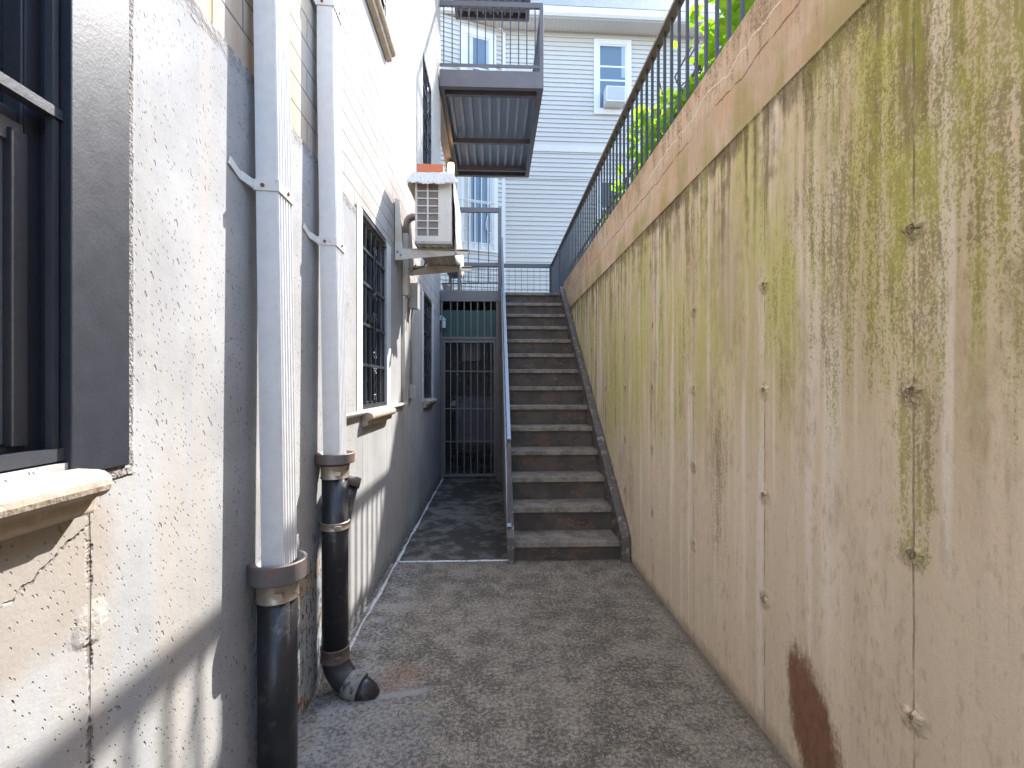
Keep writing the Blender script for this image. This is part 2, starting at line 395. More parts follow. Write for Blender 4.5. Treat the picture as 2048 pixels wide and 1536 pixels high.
WOOD = simple('weathered_brown_wood', (.24, .155, .11), .75, .25, 6, .002, streak=True, col2=(.12, .07, .05), amt=.6)
GREEN = simple('green_sheet', (.03, .12, .095), .6, .25, 5)
PURPLE = simple('dull_purple_sheet', (.085, .062, .085), .5, .3, 5, col2=(.16, .12, .13), amt=.5, sc2=7)
DARKW = simple('dark_basement_wall', (.10, .085, .075), .9, .3, 4, .004)
CURT = simple('pale_curtain', (.55, .55, .52), .9, .1, 5)
def m_emit():
    m, b = mat('lit_lamp_glass'); fin(b, (.9, .6, .35), .4)
    b.inputs['Emission Color'].default_value = (1, .50, .20, 1); b.inputs['Emission Strength'].default_value = 1.3; return m
LAMPG = m_emit()
PALEGL = simple('pale_frosted_glass', (.55, .6, .62), .4, .05, 5)
TERRA = simple('pale_clay_pot', (.42, .38, .30), .8, .15, 8)
LINE = simple('white_paint_line', (.66, .65, .63), .7, .25, 14, .002, col2=(.25, .24, .23), amt=.9, sc2=22, th=.55)

# ------------------------------------------------------------------ mesh helpers
class MB:
    def __init__(s, xf=None): s.v = []; s.f = []; s.s = []; s.xf = xf
    def add(s, vs, fs, smooth=False):
        o = len(s.v); s.v += [tuple(p) for p in vs]; s.f += [tuple(i + o for i in f) for f in fs]; s.s += [smooth] * len(fs); return s
    def box(s, x0, x1, y0, y1, z0, z1):
        return s.add([(x0, y0, z0), (x1, y0, z0), (x1, y1, z0), (x0, y1, z0), (x0, y0, z1), (x1, y0, z1), (x1, y1, z1), (x0, y1, z1)],
            [(0, 3, 2, 1), (4, 5, 6, 7), (0, 1, 5, 4), (1, 2, 6, 5), (2, 3, 7, 6), (3, 0, 4, 7)])
    def quad(s, *p): return s.add(p, [tuple(range(len(p)))])
    def bar(s, a, b, w, h, up=(0, 0, 1)):
        a = Vector(a); b = Vector(b); d = (b - a).normalized(); up = Vector(up)
        sd = d.cross(up)
        if sd.length < 1e-4: sd = d.cross(Vector((0, 1, 0)))
        sd.normalize(); u = sd.cross(d).normalized()
        vs = [p + sd * (i * w / 2) + u * (j * h / 2) for p in (a, b) for i, j in ((-1, -1), (1, -1), (1, 1), (-1, 1))]
        return s.add(vs, [(0, 1, 2, 3), (7, 6, 5, 4), (0, 4, 5, 1), (1, 5, 6, 2), (2, 6, 7, 3), (3, 7, 4, 0)])
    def tube(s, pts, r, n=12, caps=True, smooth=True):
        pts = [Vector(p) for p in pts]; m = len(pts)
        rs = r if isinstance(r, (list, tuple)) else [r] * m
        vs = []; ref = None
        for i, p in enumerate(pts):
            d = (pts[min(i + 1, m - 1)] - pts[max(i - 1, 0)])
            if d.length < 1e-9: d = Vector((0, 0, 1))
            d.normalize()
            if ref is None: ref = Vector((1, 0, 0)) if abs(d.x) < .9 else Vector((0, 1, 0))
            ref = (ref - d * ref.dot(d)).normalized(); q = d.cross(ref)
            vs += [p + (ref * math.cos(t) + q * math.sin(t)) * rs[i] for t in (2 * math.pi * k / n for k in range(n))]
        fs = [(i * n + k, i * n + (k + 1) % n, (i + 1) * n + (k + 1) % n, (i + 1) * n + k) for i in range(m - 1) for k in range(n)]
        s.add(vs, fs, smooth)
        if caps:
            o = len(s.v) - len(vs)
            s.f += [tuple(o + k for k in range(n - 1, -1, -1)), tuple(o + (m - 1) * n + k for k in range(n))]; s.s += [False, False]
        return s
    def prism(s, prof, axis, a, b, smooth=False):
        # prof: list of 2D points; axis 'y' -> (x,z), 'x' -> (y,z), 'z' -> (x,y)
        def mk(p, t): return {'y': (p[0], t, p[1]), 'x': (t, p[0], p[1]), 'z': (p[0], p[1], t)}[axis]
        n = len(prof); vs = [mk(p, a) for p in prof] + [mk(p, b) for p in prof]
        s.add(vs, [(k, (k + 1) % n, n + (k + 1) % n, n + k) for k in range(n)], smooth)
        o = len(s.v) - 2 * n
        s.f += [tuple(o + k for k in range(n - 1, -1, -1)), tuple(o + n + k for k in range(n))]; s.s += [False, False]
        return s
    def build(s, name, m, parent=None, bevel=0):
        vs = [tuple(s.xf @ Vector(p)) for p in s.v] if s.xf else s.v
        loc = Vector((0, 0, 0))
        me = bpy.data.meshes.new(name); me.from_pydata(vs, [], s.f); me.update()
        import bmesh
        bm = bmesh.new(); bm.from_mesh(me)
        if not getattr(s, 'keep', False): bmesh.ops.recalc_face_normals(bm, faces=bm.faces)
        bm.to_mesh(me); bm.free()
        me.polygons.foreach_set('use_smooth', s.s)
        me.materials.append(m)
        o = bpy.data.objects.new(name, me); C.objects.link(o)
        if parent: o.parent = parent; o.matrix_parent_inverse = par_inv(parent)
        if bevel:
            bv = o.modifiers.new('bevel', 'BEVEL'); bv.width = bevel; bv.segments = 2; bv.limit_method = 'ANGLE'
        return o
def par_inv(p):
    m = Matrix.Translation(-p.location) if p.parent is None else Matrix.Identity(4)
    return m
def tag(o, label, cat, group=None):
    o['label'] = label; o['category'] = cat
    if group: o['group'] = group
    return o
def struct(o, kind='structure'): o['kind'] = kind; return o
def thing(name, label, cat, loc=(0, 0, 0), group=None):
    o = bpy.data.objects.new(name, None); C.objects.link(o); o.location = loc; o.empty_display_size = .1
    return tag(o, label, cat, group)
def dup(o, off, parent=None):
    c = o.copy(); C.objects.link(c)
    if parent:
        inv = o.matrix_parent_inverse.copy(); c.parent = parent; c.matrix_parent_inverse = inv
    else: c.location = Vector(o.location) + Vector(off)
    for ch in [q for q in C.objects if q.parent == o]:
        dup(ch, off, c)
    return c

# ------------------------------------------------------------------ the setting
GZ = 2.60                                   # level of the upper ground
LX, RX = -.75, 1.01                         # faces of the two walls
a = MB(); 
a.add([(LX - .02, -4, 0), (RX + .02, -4, 0), (RX + .02, 9.5, 0), (LX - .02, 9.5, 0)], [(0, 1, 2, 3)])
a.add([(-9, -16, -.004), (9, -16, -.004), (9, -3.9, -.004), (-9, -3.9, -.004)], [(0, 1, 2, 3)])
struct(a.build('floor', FL))
struct(MB().add([(-90, -90, -.05), (90, -90, -.05), (90, 90, -.05), (-90, 90, -.05)], [(0, 1, 2, 3)]).build('ground', SOIL))
# painted/caulked ridges on the floor: along the house wall and across the passage
random.seed(3)
pts = [(LX + .036 + random.uniform(-.004, .004), .9 + i * .08) for i in range(74) if .9 + i * .08 > 2.15]
a = MB()
for (x0, y0), (x1, y1) in zip(pts, pts[1:]):
    w0 = .010 + .004 * math.sin(y0 * 9); w1 = .010 + .004 * math.sin(y1 * 9)
    a.add([(x0 - w0, y0, .004), (x0, y0, .012), (x0 + w0, y0, .004), (x1 - w1, y1, .004), (x1, y1, .012), (x1 + w1, y1, .004)], [(0, 1, 4, 3), (1, 2, 5, 4)])
pts = [(LX + .04 + i * .04, 3.515 + random.uniform(-.003, .003)) for i in range(22)]
for (x0, y0), (x1, y1) in zip(pts, pts[1:]):
    a.add([(x0, y0 - .011, .004), (x0, y0, .011), (x0, y0 + .011, .004), (x1, y1 - .011, .004), (x1, y1, .011), (x1, y1 + .011, .004)], [(0, 1, 4, 3), (1, 2, 5, 4)])
struct(a.build('floor_paint_line', LINE))
# upper ground beyond the retaining wall and beyond the landing
a = MB()
a.add([(1.34, -30, GZ), (60, -30, GZ), (60, 40, GZ), (1.34, 40, GZ)], [(0, 1, 2, 3)])
a.add([(-30, 8.7, GZ), (1.34, 8.7, GZ), (1.34, 40, GZ), (-30, 40, GZ)], [(0, 1, 2, 3)])
struct(a.build('upper_ground', SOIL))
# retaining wall: lower lift slightly behind the upper one
random.seed(11)
def wob1(t, k): return math.sin(t * 2.3 + k) * .45 + math.sin(t * 7.9 + k * 2) * .3 + math.sin(t * 23 + k * 3) * .15 + random.uniform(-.25, .25)
ysr = [-5, -2] + [-1 + i * .025 for i in range(313)]
vs = []
for y in ysr:
    dz = wob1(y, 1) * .004; dx = wob1(y, 4) * .0015; dt = wob1(y, 7) * .0018
    vs += [(RX, y, -.3), (RX, y, 2.329 + dz), (RX - .006 + dx, y, 2.337 + dz), (RX - .006 + dx * .5, y, 2.772), (RX - .001 + dt, y, 2.783 + dt), (1.345, y, 2.79), (1.345, y, -.3)]
a = MB(); n = 7; m_ = len(ysr)
a.add(vs, [(i * n + k, i * n + (k + 1) % n, (i + 1) * n + (k + 1) % n, (i + 1) * n + k) for i in range(m_ - 1) for k in range(n)] + [tuple(range(n - 1, -1, -1)), tuple((m_ - 1) * n + k for k in range(n))])
w = thing('retaining_wall', 'tall stained concrete retaining wall with moss and form joints, right of the stairs', 'wall', (RX, 3, 0))
a.build('wall_body', RW, w)
for (yc, zc, sc) in ((1.107, 1.673, 1.0), (1.110, 1.281, .95), (1.105, .889, .8), (1.107, .497, .9), (1.737, 1.673, .7), (1.735, 1.281, .75), (1.74, .889, .7), (1.737, .497, .6)):
    vs = [(RX - .010 * sc, yc, zc)]; fs = []; nr_, na = 5, 22
    for q in range(1, nr_ + 1):
        for k in range(na):
            t = 2 * math.pi * k / na; R_ = .030 * sc * q / nr_ * (1 + .22 * math.sin(3 * t + yc * 40) + .15 * math.sin(7 * t + zc * 30))
            vs.append((RX - (.010 * sc * (1 - (q / nr_) ** 2) + random.uniform(0, .0035)) * (q < nr_) + .001 * (q == nr_), yc + R_ * math.cos(t), zc + R_ * .8 * math.sin(t)))
    fs = [(0, 1 + k, 1 + (k + 1) % na) for k in range(na)] + [(1 + (q - 1) * na + k, 1 + (q - 1) * na + (k + 1) % na, 1 + q * na + (k + 1) % na, 1 + q * na + k) for q in range(1, nr_) for k in range(na)]
    MB().add(vs, fs).build('tie_patch', RW, w)

# ------------------------------------------------------------------ left building
W1 = (.10, .87); W2 = (2.73, 3.35); W3 = (5.08, 5.78)
ZB, ZT = 1.16, 2.32; UB, UT = 3.66, 4.86
TOPZ = 9.6; ENDY = 6.75
def wall_x(mb, X, y0, y1, z0, z1, holes, depth):
    H = [(max(a, y0), min(b, y1), max(c, z0), min(d, z1), a, b, c, d) for a, b, c, d in holes if c < z1 and d > z0]
    ys = sorted({y0, y1} | {h[0] for h in H} | {h[1] for h in H}); zs = sorted({z0, z1} | {h[2] for h in H} | {h[3] for h in H})
    for i in range(len(ys) - 1):
        for j in range(len(zs) - 1):
            cy, cz = (ys[i] + ys[i + 1]) / 2, (zs[j] + zs[j + 1]) / 2
            if any(h[0] < cy < h[1] and h[2] < cz < h[3] for h in H): continue
            mb.quad((X, ys[i], zs[j]), (X, ys[i + 1], zs[j]), (X, ys[i + 1], zs[j + 1]), (X, ys[i], zs[j + 1]))
    for h in H:
        for yy in (h[0], h[1]): mb.quad((X, yy, h[2]), (X - depth, yy, h[2]), (X - depth, yy, h[3]), (X, yy, h[3]))
        if h[2] == h[6]: mb.quad((X, h[0], h[2]), (X - depth, h[0], h[2]), (X - depth, h[1], h[2]), (X, h[1], h[2]))
        if h[3] == h[7]: mb.quad((X, h[0], h[3]), (X - depth, h[0], h[3]), (X - depth, h[1], h[3]), (X, h[1], h[3]))
low = [(*W1, ZB, ZT), (*W2, ZB, ZT), (*W3, ZB, ZT)]
upp = [(*W1, UB, UT), (*W2, UB, UT), (*W3, UB, UT), (*W1, 6.7, 7.9), (*W2, 6.7, 7.9), (*W3, 6.7, 7.9)]
bld = thing('apartment_building', 'cream painted brick building on a pale concrete base, left side of the passage', 'building', (LX, 2, 0))
a = MB(); wall_x(a, LX, -5, ENDY, 0, 2.262, low, .17)
a.quad((LX, -5, 2.262), (LX, ENDY, 2.262), (LX - .1, ENDY, 2.262), (LX - .1, -5, 2.262))
a.quad((LX, ENDY, 0), (LX - .3, ENDY, 0), (LX - .3, ENDY, 2.262), (LX, ENDY, 2.262))
a.build('concrete_base', CB, bld)
a = MB(); wall_x(a, LX - .005, -5, ENDY, 2.262, TOPZ, low + upp, .17)
a.quad((LX - .005, ENDY, 2.262), (LX - .3, ENDY, 2.262), (LX - .3, ENDY, TOPZ), (LX - .005, ENDY, TOPZ))
a.quad((LX - .005, -5, TOPZ), (LX - .005, ENDY, TOPZ), (LX - 5, ENDY, TOPZ), (LX - 5, -5, TOPZ))
a.build('brick_wall', BR, bld)
a = MB(); a.box(-7, LX - .19, -5, ENDY - .003, 0, TOPZ - .01); a.box(-7, -1.12, ENDY - .002, 9.9, 0, TOPZ - .01)
a.build('rear_wall', simple('plain_render', (.45, .42, .38), .9, .1, 4), bld)

def scroll(mb, X, yc, z0, z1, w, r=.005):
    # lyre shaped scroll in the plane X
    for sgn in (-1, 1):
        p = []
        for k in range(25):
            t = k / 24; zz = z0 + (z1 - z0) * t
            p.append((X, yc + sgn * w * math.sin(math.pi * t) * (.35 + .65 * abs(math.cos(math.pi * t))), zz))
        mb.tube(p, r, 6)
        for (zz, dr) in ((z1, -1), (z0, 1)):
            q = [(X, yc + sgn * (w * .5 - w * .5 * (1 - t / 16) * math.cos(t * .55)), zz + dr * w * .6 * (1 - t / 16) * math.sin(t * .55)) for t in range(14)]
            mb.tube(q, r, 6)
def grille(y0, y1, z0, z1, X, n, ties, scr=True, bw=.012):
    mb = MB()
    ys = [y0 + .01 + (y1 - y0 - .02) * i / (n - 1) for i in range(n)]
    for yy in ys: mb.box(X - bw / 2, X + bw / 2, yy - bw / 2, yy + bw / 2, z0, z1)
    for zz in ties: mb.box(X - bw / 2 - .004, X + bw / 2 + .004, y0, y1, zz - .009, zz + .009)
    mb.box(X - .012, X + .012, y0, y1, z0, z0 + .022); mb.box(X - .012, X + .012, y0, y1, z1 - .022, z1)
    if scr:
        c = (y0 + y1) / 2
        scroll(mb, X + .014, c, z0 + (z1 - z0) * .60, z0 + (z1 - z0) * .86, .045)
        scroll(mb, X + .014, c, z0 + (z1 - z0) * .28, z0 + (z1 - z0) * .50, .045)
        scroll(mb, X + .014, c, z0 + (z1 - z0) * .05, z0 + (z1 - z0) * .2, .04)
    return mb
def win(Y, z0, z1, surround=None, n=6, ties=(), scr=True, sill=True, blind=False):
    y0, y1 = Y; X = LX
    f = MB(); X1 = X - .115; X0 = X - .05
    t = .035
    f.box(X1, X0, y0, y0 + t, z0, z1); f.box(X1, X0, y1 - t, y1, z0, z1); f.box(X1, X0, y0 + t, y1 - t, z0, z0 + t); f.box(X1, X0, y0 + t, y1 - t, z1 - t, z1)
    zm = (z0 + z1) / 2
    f.box(X1 + .01, X0 - .006, y0 + t, y1 - t, zm - .02, zm + .02)
    f.box(X1 + .02, X0 + .012, y1 - t - .028, y1 - t, z0 + t, zm - .02)
    o = f.build('window', PAINTB, bld, .002)
    MB().box(X1 + .008, X1 + .02, y0 + t, y1 - t, z0 + t, zm - .02).box(X1 + .024, X1 + .036, y0 + t, y1 - t, zm + .02, z1 - t).build('pane', GLASS, o)
    grille(y0 + .004, y1 - .004, z0 + .004, z1 - .01, X - .018, n, ties, scr).build('grille', PAINTB, o)
    if sill:
        e = .012; pr = .066; zs = z0 - .012
        prof = [(X - .0, zs)]
        for k in range(9):
            th = math.pi / 2 - k / 8 * math.pi * 1.05
            prof.append((X + pr - .024 + .024 * math.cos(th), zs - .026 + .024 * math.sin(th)))
        prof += [(X + pr - .030, zs - .056), (X + pr - .030, zs - .078), (X, zs - .090)]
        MB().prism(prof, 'y', y0 - e, y1 + e, False).build('sill', SILL, o, .004)
    return o
w1 = win(W1, ZB, ZT, n=8, ties=(1.77,), scr=False)
w2 = win(W2, ZB, ZT, n=6, ties=(1.42, 1.66, 1.90, 2.1))
w3 = win(W3, ZB, ZT, n=6, ties=(1.42, 1.66, 1.90, 2.1))
win(W2, UB, UT, n=6, ties=(3.95, 4.4)); win(W3, UB, UT, n=6, ties=(3.95, 4.25, 4.55)); win(W1, UB, UT, n=6, ties=(3.95, 4.4))
# insect screen of the near window, black painted surround and deep reveal
MB().box(LX - .054, LX - .0525, .14, .812, 1.20, 1.70).build('screen', simple('grey_insect_screen', (.16, .16, .165), .6, .1, 3, .002), w1)
MB().box(LX - .058, LX - .046, .14, .834, 1.70, 1.735).box(LX - .056, LX - .048, .812, .822, 1.2, 1.70).build('screen_frame', simple('grey_screen_frame', (.13, .13, .135), .4, .05), w1)
a = MB()
a.prism([(.868, LX - .10), (.838, LX - .10), (.838, LX - .047), (.850, LX - .044), (.861, LX - .041), (.866, LX - .038), (.866, LX + .006), (1.0, LX + .006), (1.0, LX), (.868, LX)], 'z', 1.135, 2.32)
b_ = MB(); b_.v = [(y, x, z) for x, y, z in a.v]; b_.f = a.f; b_.s = a.s; b_.keep = False
b_.box(LX, LX + .006, .0, 1.0, 2.32, 2.44)
b_.build('window_surround', BLACKG, bld, .002)
# white painted bands beside the second and third windows
for (y0, y1) in (W2, W3):
    for (p0, p1) in ((y0 - .11, y0), (y1, y1 + .12)): MB().box(LX, LX + .005, p0, p1, 1.13, 2.30).build('window_surround', TRIM, bld, .002)

# ------------------------------------------------------------------ downspouts
RUST = simple('rusty_screw', (.20, .07, .03), .7, .2)
def downspout(Y, name_label, zb, straps):
    r = thing('downspout', name_label, 'downspout', (-.70, Y, zb), 'white rectangular downspouts on the left wall')
    x1b, x1t, zt = -.641, -.667, 2.6
    def xo(z): return x1b + (x1t - x1b) * min((z - zb) / (zt - zb), 1.0)
    prof = [(-.068, 0), (-.004, 0), (0, .004)]
    nr = 5; L = .094
    for k in range(nr):
        c = .004 + L * (k + .5) / nr
        prof += [(0, c - .006), (-.0045, c - .004), (-.0045, c + .004), (0, c + .006)]
    prof += [(0, .098), (-.004, .102), (-.068, .102)]
    prof = prof + [(-.068, .0)][:0]
    zsx = [zb, zt, 9.4]; n = len(prof); vs = []
    for z in zsx:
        for (px, py) in prof: vs.append((xo(z) + px, Y + py, z))
    fs = [(i * n + k, i * n + (k + 1) % n, (i + 1) * n + (k + 1) % n, (i + 1) * n + k) for i in range(2) for k in range(n)]
    MB().add(vs, fs).build('pipe', WHITEP, r, .0012)
    for zs in straps:
        s = MB(); X = xo(zs); w = .034
        # band hugging three sides, one ear folded back onto the wall
        s.bar((X + .0025, Y - .003, zs), (X + .0025, Y + .106, zs - .004), .004, w)
        s.bar((X + .004, Y - .0025, zs), (X - .073, Y - .0025, zs + .003), .004, w)
        s.bar((X - .072, Y - .003, zs + .003), (LX + .004, Y - .05, zs + .012), .004, w * .8)
        s.bar((LX + .003, Y - .045, zs + .010), (LX + .003, Y - .105, zs + .030), .004, w * .72)
        so = s.build('strap', STRAP, r, .0008)
        for pq in ([(X - .045, Y - .009, zs), (X - .045, Y - .004, zs)], [(X + .009, Y + .06, zs), (X + .004, Y + .06, zs)]): MB().tube(pq, .006, 10).build('screw', RUST, so)
    return r
downspout(1.475, 'white ribbed downspout nearest the camera, ending in the tall black drain pipe', .735, (1.905,))
downspout(2.0, 'white ribbed downspout behind the nearer one, beside the barred window', .995, (1.895, 2.89))

def ring(mb, c, r0, r1, z0, z1, n=40):
    # a cup: outer wall, rim, inner wall
    prof = [(r1 - .012, z0), (r1 - .002, z0), (r1, z0 + .002), (r1, z0 + .004), (r1, z1 - .005), (r1, z1 - .003), (r1 - .002, z1), (r1 - .004, z1), (r1 - .010, z1), (r1 - .012, z1 - .004), (r0, z0 + .02), (.002, z0 + .018)]
    vs = [(c[0] + r * math.cos(t), c[1] + r * math.sin(t), z) for r, z in prof for t in (2 * math.pi * k / n for k in range(n))]
    fs = [(i * n + k, i * n + (k + 1) % n, (i + 1) * n + (k + 1) % n, (i + 1) * n + k) for i in range(len(prof) - 1) for k in range(n)]
    mb.add(vs, fs, True); return mb
def vband(mb, c, r, z0, z1):
    mb.tube([(*c, z0), (*c, z0 + .001), (*c, z0 + .004), (*c, z0 + .006), (*c, z1 - .006), (*c, z1 - .004), (*c, z1 - .001), (*c, z1)],
            [r, r + .004, r + .004, r + .002, r + .002, r + .004, r + .004, r], 32)
    mb.box(c[0] + r * .3, c[0] + r * .3 + .028, c[1] - r - .011, c[1] - r + .006, (z0 + z1) / 2 - .008, (z0 + z1) / 2 + .008)
def stack(c, r, ztop, label):
    t = thing('drain_pipe', label, 'drain pipe', (c[0], c[1], 0), 'black cast iron drain pipes')
    return t
c1 = (-.682, 1.525)
t = stack(c1, .062, .7, 'tall black cast iron drain pipe below the nearest downspout')
MB().tube([(*c1, -.02), (*c1, .645)], .058, 36).build('pipe', IRON, t)
h = ring(MB(), c1, .058, .087, .692, .752).build('hub', HUB, t)
MB().tube([(*c1, .690), (*c1, .703), (*c1, .706)], [.062, .066, .078], 36).build('hub_neck', simple('rust_brown_iron', (.16, .085, .06), .6, .3, 12), t)
s = MB(); vband(s, c1, .059, .628, .692); s.build('clamp', BAND, t)
c2 = (-.676, 2.05)
t = stack(c2, .058, .9, 'black drain pipe with a side branch and an elbow turned into the floor')
MB().tube([(*c2, .15), (*c2, .94)], .054, 36).build('pipe', IRON, t)
ring(MB(), c2, .054, .080, .970, 1.012).build('hub', HUB, t)
MB().tube([(*c2, .957), (*c2, .972), (*c2, .975)], [.058, .062, .072], 36).build('hub_neck', simple('rust_brown_iron_b', (.16, .085, .06), .6, .3, 12), t)
s = MB(); vband(s, c2, .056, .905, .96); s.build('clamp', BAND, t)
s = MB(); vband(s, c2, .056, .69, .722); s.build('clamp', BAND, t)
s = MB(); vband(s, c2, .057, .135, .192); s.build('clamp', simple('brown_band', (.13, .095, .08), .45, .3, 20, .0005), t)
s = MB(); s.tube([(-.676, 2.06, .60), (-.67, 2.10, .72), (-.655, 2.165, .865)], [.040, .044, .046], 28); s.build('branch', IRON, t)
s = MB(); s.tube([(-.658, 2.157, .846), (-.652, 2.173, .885), (-.6515, 2.174, .888)], [.053, .053, .045], 28); s.build('branch_cap', HUB, t)
el = []
for k in range(11):
    q = k / 10 * math.radians(70)
    el.append((c2[0] + .115 - .115 * math.cos(q), c2[1] - .028 * (1 - math.cos(q)) * 1.4, .15 - .115 * math.sin(q)))
e1 = Vector(el[-1]); el.append(tuple(e1 + Vector((.032, -.008, -.012))))
MB().tube(el, [.0555] + [.055] * 10 + [.054], 32).build('elbow', simple('dull_black_elbow', (.035, .035, .036), .5, .3, 12, .001), t)
e2 = Vector(el[-1])
s = MB(); s.tube([el[-3], el[-2], tuple(e2 + Vector((.012, -.002, 0)))], [.056, .0575, .055], 28); s.build('joint_collar', simple('peeling_grey_mortar', (.26, .25, .22), .9, .35, 30, .004, col2=(.06, .05, .05), amt=.9, sc2=26, th=.5), t)
s = MB(); s.tube([tuple(e2), tuple(e2 + Vector((.03, -.004, -.008))), tuple(e2 + Vector((.060, -.008, -.018))), tuple(e2 + Vector((.078, -.01, -.03)))], [.052, .046, .036, .022], 22); s.build('pipe_end', IRON, t)

# ------------------------------------------------------------------ staircase
N = 14; Y0 = 3.5; RUN = .2492; Z1 = .143; RISE = .1912
SX0, SX1 = .147, .938
st = thing('staircase', 'steep dark metal and concrete staircase climbing beside the retaining wall', 'stairs', (.54, 3.5, 0))
def nose(k): return Y0 + RUN * k, Z1 + RISE * k
random.seed(5)
for k in range(N):
    y, z = nose(k)
    d = .285 if k < N - 1 else .10
    MB().prism([(y, z - .040), (y + .004, z - .044), (y + .03, z - .044), (y + d, z - .044), (y + d, z), (y + .006, z), (y + .001, z - .004)], 'x', SX0 + .001, SX1 - .001).build('tread', TREAD, st, .003)
    zb = 0 if k == 0 else nose(k - 1)[1] - .002
    MB().box(SX0, SX1, y + .030, y + .036, zb, z - .042).build('riser', RISER, st)
def slope(y): return (y - Y0) / RUN * RISE + Z1
def stringer(x0, x1, xf0, xf1, lo=-.24, hi=.075):
    mb = MB(); ya, yb = 3.455, 6.745
    prof = [(ya, 0.0), (ya, slope(ya) + hi), (yb, slope(yb) + hi), (yb, slope(yb) + lo), (Y0 + .62, slope(Y0 + .62) + lo)]
    yk = Y0 + (-lo - Z1) / RISE * RUN
    prof = [(ya, .0), (ya, slope(ya) + hi), (yb, slope(yb) + hi), (yb, slope(yb) + lo), (max(yk, ya + .01), .0)]
    mb.prism(prof, 'x', x0, x1)
    mb2 = [(ya - .004, slope(ya - .004) + hi), (yb, slope(yb) + hi)]
    mb.prism([(ya - .004, 0), (ya - .004, slope(ya) + hi + .006), (yb + .002, slope(yb) + hi + .006), (yb + .002, slope(yb) + hi + .0005), (ya + .004, slope(ya) + hi + .0), (ya + .004, 0)], 'x', xf0, xf1)
    return mb
stringer(SX1, SX1 + .007, SX1 - .001, SX1 + .058).build('stringer', STRINGER, st)
stringer(SX0 - .007, SX0, SX0 - .052, SX0 + .001).build('stringer', STRINGER, st)
# guard on the open side: bottom rail, grid, sloping handrail
gx = .112; ya, yb = 3.50, 6.70
MB().bar((gx, ya + .03, slope(ya + .03) + .73), (gx, yb, slope(yb) + .70), .030, .016).build('handrail', RAIL_SKY, st, .003)
MB().bar((gx, ya, slope(ya) + .112), (gx, yb, slope(yb) + .112), .034, .014).build('bottom_rail', RAIL_SKY, st, .002)
MB().box(gx - .016, gx + .016, ya - .018, ya + .014, .0, .145).box(gx - .014, gx + .014, ya + .02, ya + .048, slope(ya) + .10, slope(ya) + .73).build('post', PAINT, st, .002)
MB().box(gx - .016, gx + .016, 6.70, 6.732, 2.3, 3.39).build('post', RAIL_SKY, st, .002)
a = MB(); k = 0
yy = ya + .10
while yy < yb:
    a.box(gx - .004, gx + .004, yy - .004, yy + .004, slope(yy) + .11, slope(yy) + .71); yy += .11
for q in (.22, .33, .44, .55, .64):
    a.bar((gx, ya + .03, slope(ya + .03) + q), (gx, yb, slope(yb) + q), .006, .006)
a.build('guard_grid', PAINTB, st)
# block wall under the open side
MB().prism([(3.62, 0), (3.62, slope(3.62) - .17), (3.9, slope(3.9) - .25), (6.64, slope(6.64) - .25), (6.64, 0)], 'x', .108, .138).build('side_panel', BLOCK, st)

# ------------------------------------------------------------------ landing and its railings
LZ = nose(13)[1]
ld = thing('landing', 'dark steel landing at the head of the stairs above the basement gate', 'landing', (0, 7.6, 2.5))
MB().box(LX + .002, .105, 6.64, 6.67, 2.475, LZ).build('edge_beam', PAINT, ld, .003)
MB().box(LX - .35, 1.36, 6.80, 8.72, 2.56, LZ - .006).box(LX + .002, .10, 6.67, 6.80, 2.56, LZ - .006).build('deck', DECK, ld)
def square_grid(mb, p0, p1, z0, z1, s, r=.0035):
    p0 = Vector(p0); p1 = Vector(p1); L = (p1 - p0).length; d = (p1 - p0) / L
    k = s * .6
    while k < L - .01:
        p = p0 + d * k; mb.tube([(p.x, p.y, z0), (p.x, p.y, z1)], r, 6, False); k += s
    z = z0 + s * .6
    while z < z1 - .01:
        mb.tube([(p0.x, p0.y, z), (p1.x, p1.y, z)], r, 6, False); z += s
BRY = 8.60; BRZ = 3.51
rb = thing('railing', 'low blue-grey landing railing with square wire grid, in front of the white siding', 'railing', (.6, BRY, LZ), 'railings of the landing')
MB().box(-.70, 1.03, BRY - .02, BRY + .02, BRZ - .07, BRZ).build('top_rail', PAINTB, rb, .003)
a = MB(); square_grid(a, (-.70, BRY), (1.03, BRY), LZ, BRZ - .06, .113); a.build('grid', PAINTB, rb)
MB().box(1.005, 1.05, BRY - .025, BRY + .02, LZ - .02, BRZ - .001).build('post', PAINTB, rb, .002)
# upright gate-like guard above the basement gate
gd = thing('railing', 'tall brown open frame with thin bars and grid, above the basement gate beam', 'railing', (-.2, 6.66, LZ), 'railings of the landing')
gz = 3.72; gm = 3.0
MB().box(.055, .105, 6.635, 6.675, LZ, gz + .07).box(-.50, -.468, 6.64, 6.67, LZ, 3.2).build('post', PAINT, gd, .003)
MB().box(-.62, .055, 6.640, 6.672, gz, gz + .068).build('top_rail', PAINT, gd, .003)
MB().box(-.50, .055, 6.642, 6.670, gm - .03, gm + .02).build('middle_rail', PAINT, gd, .003)
a = MB()
for x in (-.36, -.215, -.075): a.box(x - .006, x + .006, 6.648, 6.660, LZ + .1, gz)
square_grid(a, (-.72, 6.655), (.055, 6.655), LZ, gm - .03, .083, .003)
a.bar((-.73, 6.68, LZ + .1), (.055, 6.68, LZ + .115), .016, .020)
a.build('grid', PAINTB, gd)

